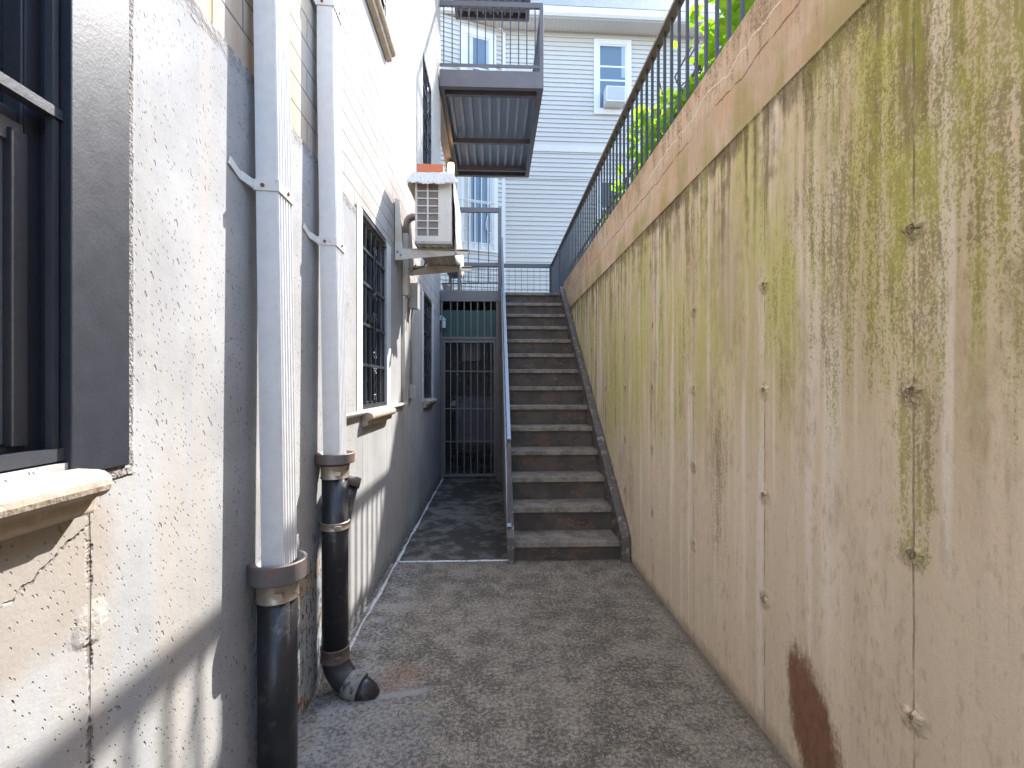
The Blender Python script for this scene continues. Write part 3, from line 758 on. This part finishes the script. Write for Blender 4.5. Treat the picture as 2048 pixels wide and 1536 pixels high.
# ------------------------------------------------------------------ basement gate
bg_ = thing('security_gate', 'dark barred basement gate with mesh, green sheet behind its transom', 'gate', (-.35, 6.66, 0))
gy = 6.66
MB().box(LX + .005, LX + .035, gy, gy + .03, 0, 2.475).box(.03, .062, gy, gy + .03, 0, 2.475).box(LX + .035, .03, gy, gy + .03, 1.945, 1.985).build('gate_frame', PAINT, bg_, .002)
MB().box(LX + .04, LX + .072, gy - .012, gy + .012, .03, 1.935).box(-.005, .026, gy - .012, gy + .012, .03, 1.935).box(LX + .072, -.005, gy - .012, gy + .012, 1.90, 1.935).box(LX + .072, -.005, gy - .012, gy + .012, .03, .07).build('leaf_frame', PAINT, bg_, .002)
for i in range(7):
    x = LX + .145 + i * .094
    if x < -.02: MB().box(x - .007, x + .007, gy - .004, gy + .010, .07, 1.90).build('bar', PAINT, bg_)
    MB().box(x - .007, x + .007, gy + .006, gy + .020, 1.985, 2.475).build('bar', PAINT, bg_)
for z in (1.50, .98, .52): MB().box(LX + .07, -.005, gy - .006, gy + .008, z - .008, z + .008).build('cross_bar', PAINT, bg_)
a = MB()
x = LX + .04
while x < .03: a.box(x - .0009, x + .0009, gy + .022, gy + .024, .05, 2.36); x += .0195
z = .05
while z < 2.37: a.box(LX + .035, .03, gy + .024, gy + .0258, z - .0009, z + .0009); z += .0195
a.build('wire_mesh', PAINTB, bg_)
s = MB(); s.v = []; 
for zc in (1.50, 1.0):
    for sg in (-1, 1):
        t2 = MB()
        t2.tube([(-.53 + sg * .06 * math.cos(q / 8 * math.pi * 1.5) , gy - .006, zc + sg * .10 + .06 * math.sin(q / 8 * math.pi * 1.5)) for q in range(9)], .004, 6)
        t2.build('scroll', PAINT, bg_)
MB().box(LX + .04, .03, gy + .05, gy + .056, 1.99, 2.36).build('green_sheet', GREEN, bg_)
MB().box(-.56, .02, gy + .30, gy + .33, .45, 1.14).box(-.30, .02, gy + .28, gy + .30, .76, 1.05).build('lower_sheet', PURPLE, bg_)
MB().box(.062, .107, gy, gy + .04, 0, 2.475).build('side_post', simple('grey_brown_block_post', (.15, .13, .115), .9, .2, 8, .003), bg_)
# things in the dark room
bs = thing('basement_room', 'dark brown basement room behind the barred gate', 'basement', (0, 8, 0))
MB().box(LX - .10, 1.0, 9.30, 9.40, 0, 2.55).box(LX - .1, LX - .01, ENDY + .01, 9.3, 0, 2.55).box(.9, 1.0, 7.0, 9.3, 0, 2.5).build('wall', DARKW, bs)
MB().box(-.62, .05, 9.27, 9.3, .0, 1.95).build('door', simple('dim_purple_door', (.10, .075, .09), .6, .2, 3), bs)
tag(MB().box(-.47, -.20, 6.93, 7.03, 1.66, 1.92).build('meter_box', simple('rusty_box', (.17, .12, .11), .7, .3, 8), None, .006), 'dull brown metal box hanging behind the gate bars', 'meter box')
tag(MB().tube([(-.60, 7.1, 1.0), (-.60, 7.1, 1.03), (-.5, 7.08, 1.05)], .05, 12).build('cloth_bundle', CURT), 'small pale bundle on the dark ledge behind the gate', 'bundle')
tl = thing('wall_lantern', 'small pale lantern mounted left of the basement gate transom', 'lantern', (-.71, 6.60, 2.2))
MB().box(LX, LX + .02, 6.58, 6.62, 2.20, 2.27).bar((LX + .01, 6.6, 2.26), (LX + .055, 6.6, 2.25), .012, .012).build('arm', GREYBOX, tl)
MB().tube([(-.695, 6.60, 2.245), (-.695, 6.60, 2.21), (-.695, 6.60, 2.205)], [.006, .036, .038], 10).build('hood', GREYBOX, tl)
MB().tube([(-.695, 6.60, 2.203), (-.695, 6.60, 2.10)], [.032, .026], 8, True, False).build('lantern_glass', PALEGL, tl)

# ------------------------------------------------------------------ balconies
def balcony():
    b = thing('balcony', 'grey steel balcony with ribbed underside, hung over the stair landing', 'balcony', (0, 6.5, 5.38), 'steel balconies over the landing')
    x0, x1, y0, y1, z0, z1 = LX + .005, .68, 6.5, 9.3, 5.38, 5.61
    MB().box(x0, x1, y0, y0 + .008, z0, z1).box(x0, x1, y0 + .008, y0 + .07, z0, z0 + .010).build('front_beam', PAINT, b, .002)
    MB().box(x0 , x1, y1 - .008, y1, z0, z1).box(x0, x1, y1 - .07, y1 - .008, z0, z0 + .01).build('rear_beam', PAINT, b)
    MB().box(x1 - .008, x1 - .0005, y0 + .009, y1 - .009, z0 + .001, z1).box(x1 - .075, x1 - .008, y0 + .071, y1 - .071, z0 + .001, z0 + .011).build('side_beam', PAINT, b)
    MB().box(x0, x0 + .06, y0 + .071, y1 - .071, z0 + .001, z0 + .14).build('side_beam', PAINT, b)
    for y in (6.70, 8.02, 9.03): MB().box(x0 + .061, x1 - .076, y, y + .055, z0 + .012, z0 + .09).build('cross_beam', PAINT, b)
    # ribbed deck
    m = MB(); n = 10; w = (x1 - x0 - .02) / n
    prof = [(x0 + .01, z0 + .16)]
    for i in range(n):
        a0 = x0 + .01 + i * w
        prof += [(a0 + w * .58, z0 + .16), (a0 + w * .60, z0 + .105), (a0 + w * .90, z0 + .105), (a0 + w * .92, z0 + .16)]
    prof += [(x1 - .01, z0 + .20), (x0 + .01, z0 + .20)]
    m.prism(prof, 'y', y0 + .01, y1 - .01).build('deck', DECK, b)
    tz = 6.50
    MB().box(x0, x1, y0, y0 + .04, tz - .015, tz + .055).box(x1 - .04, x1, y0 + .041, y1, tz - .015, tz + .055).build('top_rail', PAINT, b, .002)
    MB().box(x0, x1 - .05, y0 + .008, y0 + .032, 5.665, 5.70).box(x1 - .032, x1 - .008, y0 + .05, y1, 5.665, 5.70).build('bottom_rail', PAINT, b)
    MB().box(x1 - .052, x1, y0, y0 + .04, 5.61, tz - .015).build('post', PAINT, b, .002)
    MB().box(x1 - .042, x1 - .002, y1 - .042, y1 - .002, 5.61, tz - .015).build('post', PAINT, b, .002)
    x = x0 + .06
    while x < x1 - .06: MB().box(x - .007, x + .007, y0 + .013, y0 + .027, 5.70, tz - .015).build('baluster', PAINTB, b); x += .1136
    y = y0 + .15
    while y < y1 - .06: MB().box(x1 - .027, x1 - .013, y - .007, y + .007, 5.70, tz - .015).build('baluster', PAINTB, b); y += .1136
    return b
b1 = balcony()
b2 = dup(b1, (0, 0, 3.06)); b2['label'] = 'upper steel balcony cut by the top of the picture, directly above the other'
ledge = tag(MB().box(LX - .12, LX - .002, 6.76, 9.42, 5.28, 5.46).build('support_beam', simple('tan_painted_beam', (.40, .32, .25), .6, .2, 4, .002)), 'tan painted beam under the wall side of the balcony', 'beam')
post = tag(MB().box(LX - .09, LX - .03, 8.85, 8.91, LZ, 5.279).build('support_post', WOOD), 'brown post carrying the balcony beam, behind the condenser', 'post')
lm = thing('wall_lamp', 'small glowing orange lamp hanging under the balcony beside the brown post', 'lamp', (-.755, 8.4, 5.0))
MB().tube([(-.757, 8.4, 5.279), (-.757, 8.4, 5.23), (-.757, 8.4, 5.215)], [.02, .035, .056], 16).build('lamp_cap', PAINT, lm)
MB().tube([(-.757, 8.4, 5.214), (-.757, 8.4, 5.18), (-.757, 8.4, 5.04), (-.757, 8.4, 4.985)], [.052, .060, .054, .03], 18).build('lamp_glass', LAMPG, lm)

# ------------------------------------------------------------------ long railing on the retaining wall
rx = 1.055; rz = 3.505
rr = thing('railing', 'long dark iron railing standing on top of the retaining wall', 'railing', (rx, 3, 2.79))
MB().box(rx - .028, rx + .028, -2.0, 8.62, rz - .022, rz).build('top_rail', simple('brown_rail_paint', (.19, .15, .135), .42, .25, 7, .0008), rr, .002)
y = -1.93
while y < 8.55:
    MB().box(rx - .0075, rx + .0075, y - .0075, y + .0075, (2.78 if y < 6.78 else LZ - .02), rz - .022).build('baluster', PAINTB, rr); y += .115
for y in (-.2, 7.55, 8.55):
    MB().box(rx - .022, rx + .022, y - .022, y + .022, 2.62, rz - .021).build('post', PAINTB, rr)
MB().box(rx - .012, rx + .012, 6.9, 8.55, LZ + .06, LZ + .085).build('bottom_rail', PAINTB, rr)
# second fence with vines, boards behind
fx = 1.48; fz = 3.60
vf = thing('fence', 'thin dark iron fence overgrown with bright vines, behind the long railing', 'fence', (fx, 4, GZ))
MB().bar((fx, .5, fz), (fx, 9.5, fz), .03, .02).bar((fx, .5, fz - .12), (fx, 9.5, fz - .12), .02, .016).build('top_rail', PAINT, vf)
y = .6
while y < 9.4: MB().box(fx - .006, fx + .006, y - .006, y + .006, GZ, fz).build('picket', PAINT, vf); y += .14
bf = thing('board_fence', 'low brown board fence behind the railing near the stair head', 'fence', (1.72, 7, GZ))
y = 4.4; random.seed(2)
while y < 10.6:
    MB().box(1.71 + random.uniform(-.006, .006), 1.735, y, y + .10, GZ, 3.16 + random.uniform(-.02, .02)).build('board', WOOD, bf); y += .125
MB().box(1.736, 1.77, 4.4, 10.6, 2.8, 2.87).build('cross_rail', WOOD, bf)

def leaf_pts(s):
    out = []
    n = 22
    for k in range(n):
        t = 2 * math.pi * k / n
        r = .60 + .30 * abs(math.cos(2.5 * t)) ** .8 + (.06 if k % 2 else -.04)
        if abs(t - math.pi) < .35: r *= .45
        out.append((r * math.cos(t) * s, r * math.sin(t) * s))
    return out
def vine(y0, y1, n, seed, label, zlo, zhi):
    random.seed(seed)
    v = thing('climbing_vine', label, 'vine', (fx, (y0 + y1) / 2, GZ), 'vines on the iron fence')
    stm = MB()
    for q in range(4):
        ys = random.uniform(y0, y1); p = [(fx + .03, ys, GZ)]
        for k in range(1, 12):
            p.append((fx + random.uniform(-.05, .05), ys + (k / 11) * random.uniform(-.1, .1) + (q - 1.5) * .05 * k, GZ + (zhi - GZ) * k / 11))
        stm.tube(p, .007, 6)
    for q in range(14):
        z = random.uniform(fz - .35, fz + .05); p = [(fx + random.uniform(-.04, .04), y0 + (y1 - y0) * k / 14, z + random.uniform(-.03, .03)) for k in range(15)]
        stm.tube(p, .005, 6)
    stm.build('stem', STEM, v)
    lf = MB(); lf.keep = True
    for i in range(n):
        c = Vector((fx + random.gauss(0, .10), random.uniform(y0, y1), 0))
        tt = (c.y - y0) / (y1 - y0); edge = min(1, 6 * tt, 5 * (1 - tt)) ** .5
        top = zlo + (zhi - zlo) * edge * (.72 + .28 * math.sin(c.y * 7 + seed))
        c.z = zlo + (top - zlo) * random.random() ** .65
        s = random.choice((1, 1, .7)) * random.uniform(.04, .10)
        R = Matrix.Rotation(random.uniform(0, 6.3), 4, 'Z') @ Matrix.Rotation(random.uniform(.3, 1.35), 4, 'X') @ Matrix.Rotation(random.uniform(0, 6.3), 4, 'Z')
        pts = leaf_pts(s); cup = random.uniform(-2, 2.5)
        vs = [R @ Vector((0, 0, 0)) + c] + [R @ Vector((x, y, (x * x + y * y) * cup)) + c for x, y in pts]
        m_ = len(pts)
        lf.add(vs, [(0, 1 + k, 1 + (k + 1) % m_) for k in range(m_)], False)
    lf.build('foliage', LEAF, v)
vine(2.2, 3.6, 460, 1, 'bright green vine at the top edge of the picture, nearest on the iron fence', 3.02, 3.86)
vine(3.5, 4.95, 460, 2, 'yellow-green vine with broad leaves, middle of the iron fence', 3.0, 3.92)
vine(5.3, 6.1, 120, 3, 'small low vine farthest along the iron fence', 2.95, 3.5)

# ------------------------------------------------------------------ white house at the back
HY = 12.0
hs = thing('clapboard_house', 'white vinyl sided house with blue-grey shingle roof behind the stairs', 'house', (3, HY, GZ))
def siding(mb, x0, x1, z0, z1, row=.115, y=0.0):
    z = z0
    while z < z1 - .01:
        t = min(z + row, z1)
        mb.add([(x0, y - .028, z), (x1, y - .028, z), (x1, y - .003, t), (x0, y - .003, t), (x0, y, z), (x1, y, z)], [(0, 1, 2, 3), (4, 5, 1, 0)])
        z = t
rot = Matrix.Rotation(math.radians(-1.2), 4, 'Z')
main = Matrix.Translation((.22, HY, 0)) @ Matrix.Rotation(math.radians(1.2), 4, 'Z')
a = MB(main); siding(a, .0, 9.0, GZ, 7.25); siding(a, 0, 9.0, 7.40, 10.30)
a.build('siding_wall', SIDING, hs)
MB(main).box(0, 9, .0, .3, GZ, 10.3).box(8.9, 9.0, .3, 8, GZ, 10.3).build('wall_core', SIDING, hs)
MB(main).box(.0, 9.0, -.032, -.001, 7.245, 7.405).build('belt_board', SOFFIT, hs)
MB(main).box(-.03, .07, -.045, -.0285, GZ, 10.2).build('corner_board', TRIM, hs)
bay = Matrix.Translation((.20, HY - .02, 0)) @ Matrix.Rotation(math.radians(18), 4, 'Z')
a = MB(bay); siding(a, -2.2, .0, GZ, 10.28); a.box(-2.2, 0, .001, .2, GZ, 10.28); a.build('bay_wall', SIDING, hs)
a = MB(main)
a.box(-2.4, 9.2, -.50, .0, 10.30, 10.315)
a.build('soffit', SOFFIT, hs)
a = MB(main)
k = -2.3
while k < 9.1: a.box(k, k + .008, -.50, -.02, 10.296, 10.2995); k += .1
a.build('soffit_groove', simple('soffit_grey', (.5, .48, .45), .6, .05), hs)
MB(main).prism([(-.50, 10.315), (-.50, 10.29), (-.56, 10.28), (-.60, 10.33), (-.615, 10.40), (-.615, 10.47), (-.60, 10.47), (-.59, 10.40), (-.51, 10.40)], 'x', -2.4, 9.2).build('gutter', TRIM, hs)
MB(main).box(-2.4, 9.2, -.508, -.48, 10.27, 10.50).build('fascia', TRIM, hs)
MB(main).add([(-2.5, -.60, 10.47), (9.3, -.60, 10.47), (9.3, 3.0, 14.3), (-2.5, 3.0, 14.3), (-2.5, -.60, 10.50), (9.3, -.60, 10.50), (9.3, 3.0, 14.33), (-2.5, 3.0, 14.33)],
     [(0, 3, 2, 1), (4, 5, 6, 7), (0, 1, 5, 4), (1, 2, 6, 5), (2, 3, 7, 6), (3, 0, 4, 7)]).build('roof', ROOF, hs)
BLIND = simple('pale_blue_blind', (.32, .38, .44), .3, .1, 6)
def hwin(xf, x0, x1, z0, z1, trim=.10, rails=(.5,), glass=None, nm='window'):
    f = MB(xf); d = -.055
    f.box(x0 - trim, x0, d, -.001, z0 - trim, z1 + trim).box(x1, x1 + trim, d, -.001, z0 - trim, z1 + trim).box(x0, x1, d, -.001, z1, z1 + trim).box(x0, x1, d - .01, -.001, z0 - trim, z0)
    for t in (x0, x1 - .035): f.box(t, t + .035, -.04, -.002, z0, z1)
    f.box(x0 + .035, x1 - .035, -.04, -.002, z1 - .04, z1).box(x0 + .035, x1 - .035, -.04, -.002, z0, z0 + .04)
    for q in rails:
        z = z0 + (z1 - z0) * q; f.box(x0 + .035, x1 - .035, -.043, -.002, z - .022, z + .022)
    o = f.build(nm, TRIM, hs)
    MB(xf).box(x0 + .03, x1 - .03, -.036, -.030, z0 + .03, z1 - .03).build('pane', glass or GLASSB, o)
    if not glass: MB(xf).box(x1 - .13, x1 - .036, -.0375, -.0362, z0 + (z1 - z0) * .5, z1 - .05).build('blind', BLIND, o)
    return o
# upper window with air conditioner: px 1197-1252, y 85-190
def pm(px, py, Y=HY): return ((px - 988) / 950 * Y - .22, 1.295 + (772 - py) / 950 * Y)
xa, za = pm(1199, 214); xb, zb_ = pm(1256, 82)
ow = hwin(main, xa, xb, za, zb_, .125, (.66, .45))
ac = thing('window_air_conditioner', 'small white air conditioner sitting in the upper house window', 'air conditioner', (3, 11.9, 8.4))
x0, z0 = pm(1208, 214); x1, z1 = pm(1247, 181)
MB(main).box(x0, x1, -.36, -.05, z0 + .03, z1).build('casing', TRIM, ac, .01)
MB(main).box(x0 + .03, x1 - .03, -.366, -.3605, z0 + .07, z1 - .03).build('grille', simple('pale_grey_grille', (.42, .44, .47), .6, .1, 9), ac)
# lower right window behind the railing
xa, za = pm(1203, 470); xb, zb_ = pm(1238, 358)
hwin(main, xa, xb + .3, za, zb_, .12, (.5,), GLASS)
# bay windows (local x is measured back from the corner)
def bx(px, py, Y=11.75): return ((px - 1004) / 950 * Y / .951, 1.295 + (772 - py) / 950 * Y)
xa, za = bx(926, 490); xb, _ = bx(982, 490); _, zt = bx(950, 345)
lw = hwin(bay, xa, xb, za, zt + .3, .16, (.5,))
a = MB(bay)
for i in range(6): 
    x = xa - .05 + (xb - xa + .1) * i / 5; a.box(x - .010, x + .010, -.115, -.098, za - .1, zt + .2)
for z in (za + .02, za + 1.05): a.box(xa - .1, xb + .1, -.112, -.10, z, z + .015)
for cx in (xa + .06, xb - .08):
    for sg in (-1, 1):
        p = []
        for k in range(22):
            t = k / 21; p.append((cx + sg * .085 * math.sin(math.pi * (t ** .7)) , -.118, za + .30 + .55 * t))
        a.tube(p, .009, 6)
a.build('white_grille', TRIM, lw)
MB(bay).box(xa + .04, xa + .20, -.0385, -.0365, za + .05, zt + .25).build('curtain', CURT, lw)
xa, za = bx(932, 150); xb, _ = bx(979, 150); _, zt = bx(950, 75)
uw = hwin(bay, xa, xb, za - .5, zt, .16, (.45,))
MB(bay).box(xa + .04, xa + .17, -.0385, -.0365, za - .45, zt - .05).build('curtain', CURT, uw)
# cable across the facade
tag(MB().tube([(-1.0 + i * .35, 11.3, 6.28 - .05 * math.sin(math.pi * i / 14)) for i in range(15)], .006, 6).build('cable', PAINTB), 'thin dark cable stretched across the white siding', 'cable')

# ------------------------------------------------------------------ condenser, brackets, cover
ac = thing('air_conditioner', 'cream outdoor air conditioner unit on two wall brackets above the passage', 'air conditioner', (-.45, 3.9, 2.34))
ax0, ax1, ay0, ay1, az0, az1 = -.585, -.315, 3.55, 4.32, 2.345, 2.865
m = MB()
m.box(ax0, ax1, ay0 + .012, ay1, az0 + .02, az1)
m.box(ax0, ax0 + .016, ay0, ay0 + .0119, az0 + .02, az1).box(-.415, ax1, ay0, ay0 + .0119, az0 + .02, az1)
gz0, gz1 = 2.412, 2.80
m.box(ax0 + .016, -.415, ay0, ay0 + .0119, az0 + .02, gz0).box(ax0 + .016, -.415, ay0, ay0 + .0119, gz1, az1)
m.build('casing', CREAM, ac, .002)
MB().box(ax0 + .016, -.415, ay0 + .008, ay0 + .0118, gz0, gz1).build('coil', COIL, ac)
g = MB(); gw = -.415 - (ax0 + .016)
g.box(ax0 + .016 + gw / 2 - .006, ax0 + .016 + gw / 2 + .006, ay0 - .002, ay0 + .0079, gz0, gz1)
for i in range(1, 7):
    z = gz0 + (gz1 - gz0) * i / 7; g.box(ax0 + .0161, -.4151, ay0 - .001, ay0 + .0078, z - .004, z + .004)
g.build('guard', CREAM, ac)
m = MB(); m.box(ax0 - .004, ax1 + .004, ay0 - .006, ay1 + .004, az0 + .004, az0 + .026); m.build('base_flange', UNDER, ac, .003)
m = MB(); prof = []
nn = 16
for i in range(nn + 1):
    x = ax0 + .01 + (ax1 - ax0 - .02) * i / nn; prof.append((x, az0 + .002 - .006 * (1 + math.sin(i * 1.57)) / 1))
prof += [(ax1 - .01, az0 + .004), (ax0 + .01, az0 + .004)]
m.prism(prof, 'y', ay0 + .02, ay1 - .02); m.build('base_pan', UNDER, ac)
br = thing('wall_bracket', 'cream steel bracket under the near end of the outdoor unit', 'bracket', (LX, 3.63, 2.3), 'brackets carrying the outdoor unit')
m = MB(); by = 3.63
m.prism([(LX + .002, 2.285), (LX + .05, 2.255), (LX + .555, 2.300), (LX + .565, 2.318), (LX + .05, 2.333), (LX + .002, 2.333)], 'y', by - .003, by + .003)
m.prism([(LX + .02, 2.3331), (LX + .556, 2.3331), (LX + .566, 2.3185), (LX + .566, 2.3155), (LX + .553, 2.3381), (LX + .02, 2.3381)], 'y', by - .003, by + .04)
m.build('arm', CREAMB, br, .001)
MB().box(LX + .001, LX + .006, by + .003, by + .048, 2.25, 2.70).prism([(LX + .001, 2.25), (LX + .060, 2.25), (LX + .060, 2.34), (LX + .035, 2.70), (LX + .001, 2.72)], 'y', by - .0085, by - .0035).build('wall_plate', CREAMB, br, .001)
MB().tube([(LX + .022, by - .013, 2.31), (LX + .022, by - .004, 2.31)], .007, 8).tube([(LX + .045, by - .013, 2.285), (LX + .045, by - .004, 2.285)], .007, 8).build('bolt', simple('dark_bolt', (.12, .09, .07), .5), br)
br2 = dup(br, (0, .50, -.005)); br2['label'] = 'cream steel bracket under the far end of the outdoor unit'
# cover cloth: grid over top, near skirt, outer side
cv = thing('cloth_cover', 'dusty white cloth draped over the top and outer side of the outdoor unit', 'cover', (-.45, 3.9, 2.88))
random.seed(9)
def wob(a_, b_, s=1): return s * (math.sin(a_ * 7.1 + b_ * 3.3) + math.sin(a_ * 13.7 - b_ * 9.1 + 1) * .6 + math.sin(a_ * 31 + b_ * 5) * .3)
vs = []; fs = []
nu, nv = 44, 30
x0, x1, y0, y1 = ax0 - .012, ax1 + .012, ay0 - .012, ay1 + .01
# u runs from wall side over the top and down the outer side; v along y with an extra near skirt
us = [(-.07 , 0)] 
path = [(x0 - .045, az1 - .075), (x0 - .02, az1 - .03), (x0 + .002, az1 + .006), (x0 + .05, az1 + .012), ((x0 + x1) / 2, az1 + .014), (x1 - .05, az1 + .012), (x1 - .002, az1 + .004), (x1 + .004, az1 - .04), (x1 + .004, az1 - .12), (x1 + .006, az1 - .22), (x1 + .010, az1 - .34), (x1 + .020, az1 - .46), (x1 + .02, az1 - .60)]
def pth(t):
    t = t * (len(path) - 1); i = min(int(t), len(path) - 2); q = t - i
    return path[i][0] * (1 - q) + path[i + 1][0] * q, path[i][1] * (1 - q) + path[i + 1][1] * q
for j in range(nv + 1):
    for i in range(nu + 1):
        t = i / nu; X, Z = pth(t); Y = y0 + (y1 - y0) * j / nv
        hang = max(0, (t - .55) / .45)
        X += wob(Y * 2, t * 3, .007) * hang * 1.6; Z += wob(t * 9, Y * 2, .002)
        if t > .93: Z += wob(Y * 4, 2, .02)
        Y += wob(t * 5, 1, .008) * hang - .0 + hang * .03 * (1 - j / nv)
        vs.append((X, Y, Z))
W_ = nu + 1
fs = [(j * W_ + i, j * W_ + i + 1, (j + 1) * W_ + i + 1, (j + 1) * W_ + i) for j in range(nv) for i in range(nu)]
m = MB(); m.add(vs, fs, True); o = m.build('main_sheet', CLOTH, cv)
sm = o.modifiers.new('thick', 'SOLIDIFY'); sm.thickness = .003
m = MB(); vs = []; nu2, nv2 = 50, 8
for j in range(nv2 + 1):
    q = j / nv2
    for i in range(nu2 + 1):
        t = i / nu2; X = (x0 - .0) + (x1 - x0) * t
        X = X + (t - .5) * .085 * q + .0
        Z = az1 + .008 - q * (.088 + .016 * math.sin(t * 3.1)) + wob(t * 3, q, .004) * q
        Y = y0 - .004 - q * .042 - abs(math.sin(t * 38)) * .010 * q * (1 if .2 < t < .8 else .3) + wob(t * 6, q, .005) * q
        vs.append((X, Y, Z))
W_ = nu2 + 1
m.add(vs, [(j * W_ + i, j * W_ + i + 1, (j + 1) * W_ + i + 1, (j + 1) * W_ + i) for j in range(nv2) for i in range(nu2)], True)
o = m.build('front_skirt', CLOTH, cv); sm = o.modifiers.new('thick', 'SOLIDIFY'); sm.thickness = .003
tag(MB().box(-.572, -.378, ay0 + .0, ay0 + .36, az1 + .018, az1 + .082).build('orange_board', ORANGE, None, .003), 'flat orange-red board lying on top of the covered outdoor unit', 'board')
# line set, duct, junction boxes
ls = thing('line_set', 'white duct and grey insulated hose looping from the wall to the outdoor unit', 'pipework', (LX, 3.95, 1.2))
MB().box(LX + .001, LX + .045, 3.92, 3.98, 2.21, 2.55).build('duct', TRIM, ls, .006)
p = [(LX + .025, 3.95, 2.50)]
for k in range(13):
    q = k / 12 * math.pi; p.append((LX + .085 - .06 * math.cos(q), 3.93 - .02 * k / 12, 2.62 + .07 * math.sin(q)))
p += [(LX + .155, 3.90, 2.55), (ax0 + .01, 3.90, 2.44)]
MB().tube(p, .020, 14).tube([(a_[0] + .01, a_[1] + .035, a_[2] - .015) for a_ in p], .012, 10).build('insulated_hose', simple('grey_foil_hose', (.32, .28, .27), .45, .3, 20, .002), ls)
MB().box(LX + .001, LX + .052, 3.90, 4.0, 2.03, 2.209).build('duct_end', CONDUIT, ls, .014)
MB().tube([(LX + .02, 3.95, 2.03), (LX + .02, 3.945, 1.9), (LX + .016, 3.93, 1.75)], .013, 10).tube([(LX + .016, 3.90, 1.165), (LX + .016, 3.90, 2.03)], .013, 12).build('pipe', CONDUIT, ls)
MB().tube([(LX + .10, 3.98, 2.30), (LX + .07, 4.0, 2.27), (LX + .16, 4.02, 2.30), (ax0 + .02, 4.0, 2.345)], .008, 8).build('wire', simple('brown_wire', (.25, .19, .16), .6), ls)
cd = thing('conduit', 'long beige conduit running over the window sill below the second barred window', 'conduit', (LX, 3.1, 1.16))
MB().tube([(LX + .020, 2.16, 1.145), (LX + .020, 3.885, 1.150)], .0125, 14).build('conduit_tube', CONDUIT, cd)
MB().tube([(LX + .020, 3.884, 1.150), (LX + .020, 3.93, 1.150)], .018, 12).build('fitting', CONDUIT, cd)
dc = thing('disconnect_box', 'grey electrical box on the wall right of the cream duct, with cable below', 'electrical box', (LX, 4.25, 2.0))
MB().box(LX + .001, LX + .075, 4.19, 4.31, 1.98, 2.20).build('box_body', GREYBOX, dc, .005)
MB().box(LX + .075, LX + .082, 4.185, 4.315, 1.975, 2.205).build('box_door', GREYBOX, dc, .003)
MB().tube([(LX + .03, 4.24, 1.98), (LX + .018, 4.25, 1.90), (LX + .015, 4.25, 1.31)], .010, 10).build('cable', simple('grey_cable', (.33, .33, .33), .5), dc)
ob = thing('outlet_box', 'small grey and pink outlet box at the end of the wall cable', 'electrical box', (LX, 4.26, 1.2))
MB().box(LX + .001, LX + .042, 4.22, 4.30, 1.185, 1.305).build('box_body', simple('pinkish_grey_box', (.45, .36, .34), .5, .1), ob, .004)
MB().box(LX + .042, LX + .046, 4.225, 4.295, 1.19, 1.30).build('cover_plate', GREYBOX, ob)

# ------------------------------------------------------------------ small things on the landing
kg = thing('kettle_grill', 'small black bowl shaped object on thin legs behind the landing grid', 'grill', (-.62, 7.5, LZ))
cx, cy = -.615, 7.5
MB().tube([(cx, cy, 2.99), (cx, cy, 3.0), (cx, cy, 3.05), (cx, cy, 3.10), (cx, cy, 3.11)], [.04, .08, .12, .13, .125], 20).build('bowl', PAINTB, kg)
for q in range(3):
    t = q * 2.09 + .4
    MB().tube([(cx + .09 * math.cos(t), cy + .09 * math.sin(t), 3.03), (cx + .14 * math.cos(t), cy + .14 * math.sin(t), LZ - .006)], .008, 8).build('leg', PAINTB, kg)
MB().tube([(cx - .05, cy - .12, 3.09), (cx, cy - .15, 3.09), (cx + .05, cy - .12, 3.09)], .008, 8).build('handle', PAINTB, kg)
pt = thing('plant_pot', 'pale clay pot on the landing next to the wall corner', 'pot', (-.715, 7.0, LZ))
MB().tube([(-.70, 7.0, LZ - .006), (-.70, 7.0, LZ + .13), (-.70, 7.0, LZ + .131), (-.70, 7.0, LZ + .16)], [.035, .05, .056, .056], 18).build('pot_body', TERRA, pt)
MB().tube([(-.70, 7.0, LZ + .161), (-.70, 7.0, LZ + .165)], [.048, .044], 14).build('pot_soil', SOIL, pt)
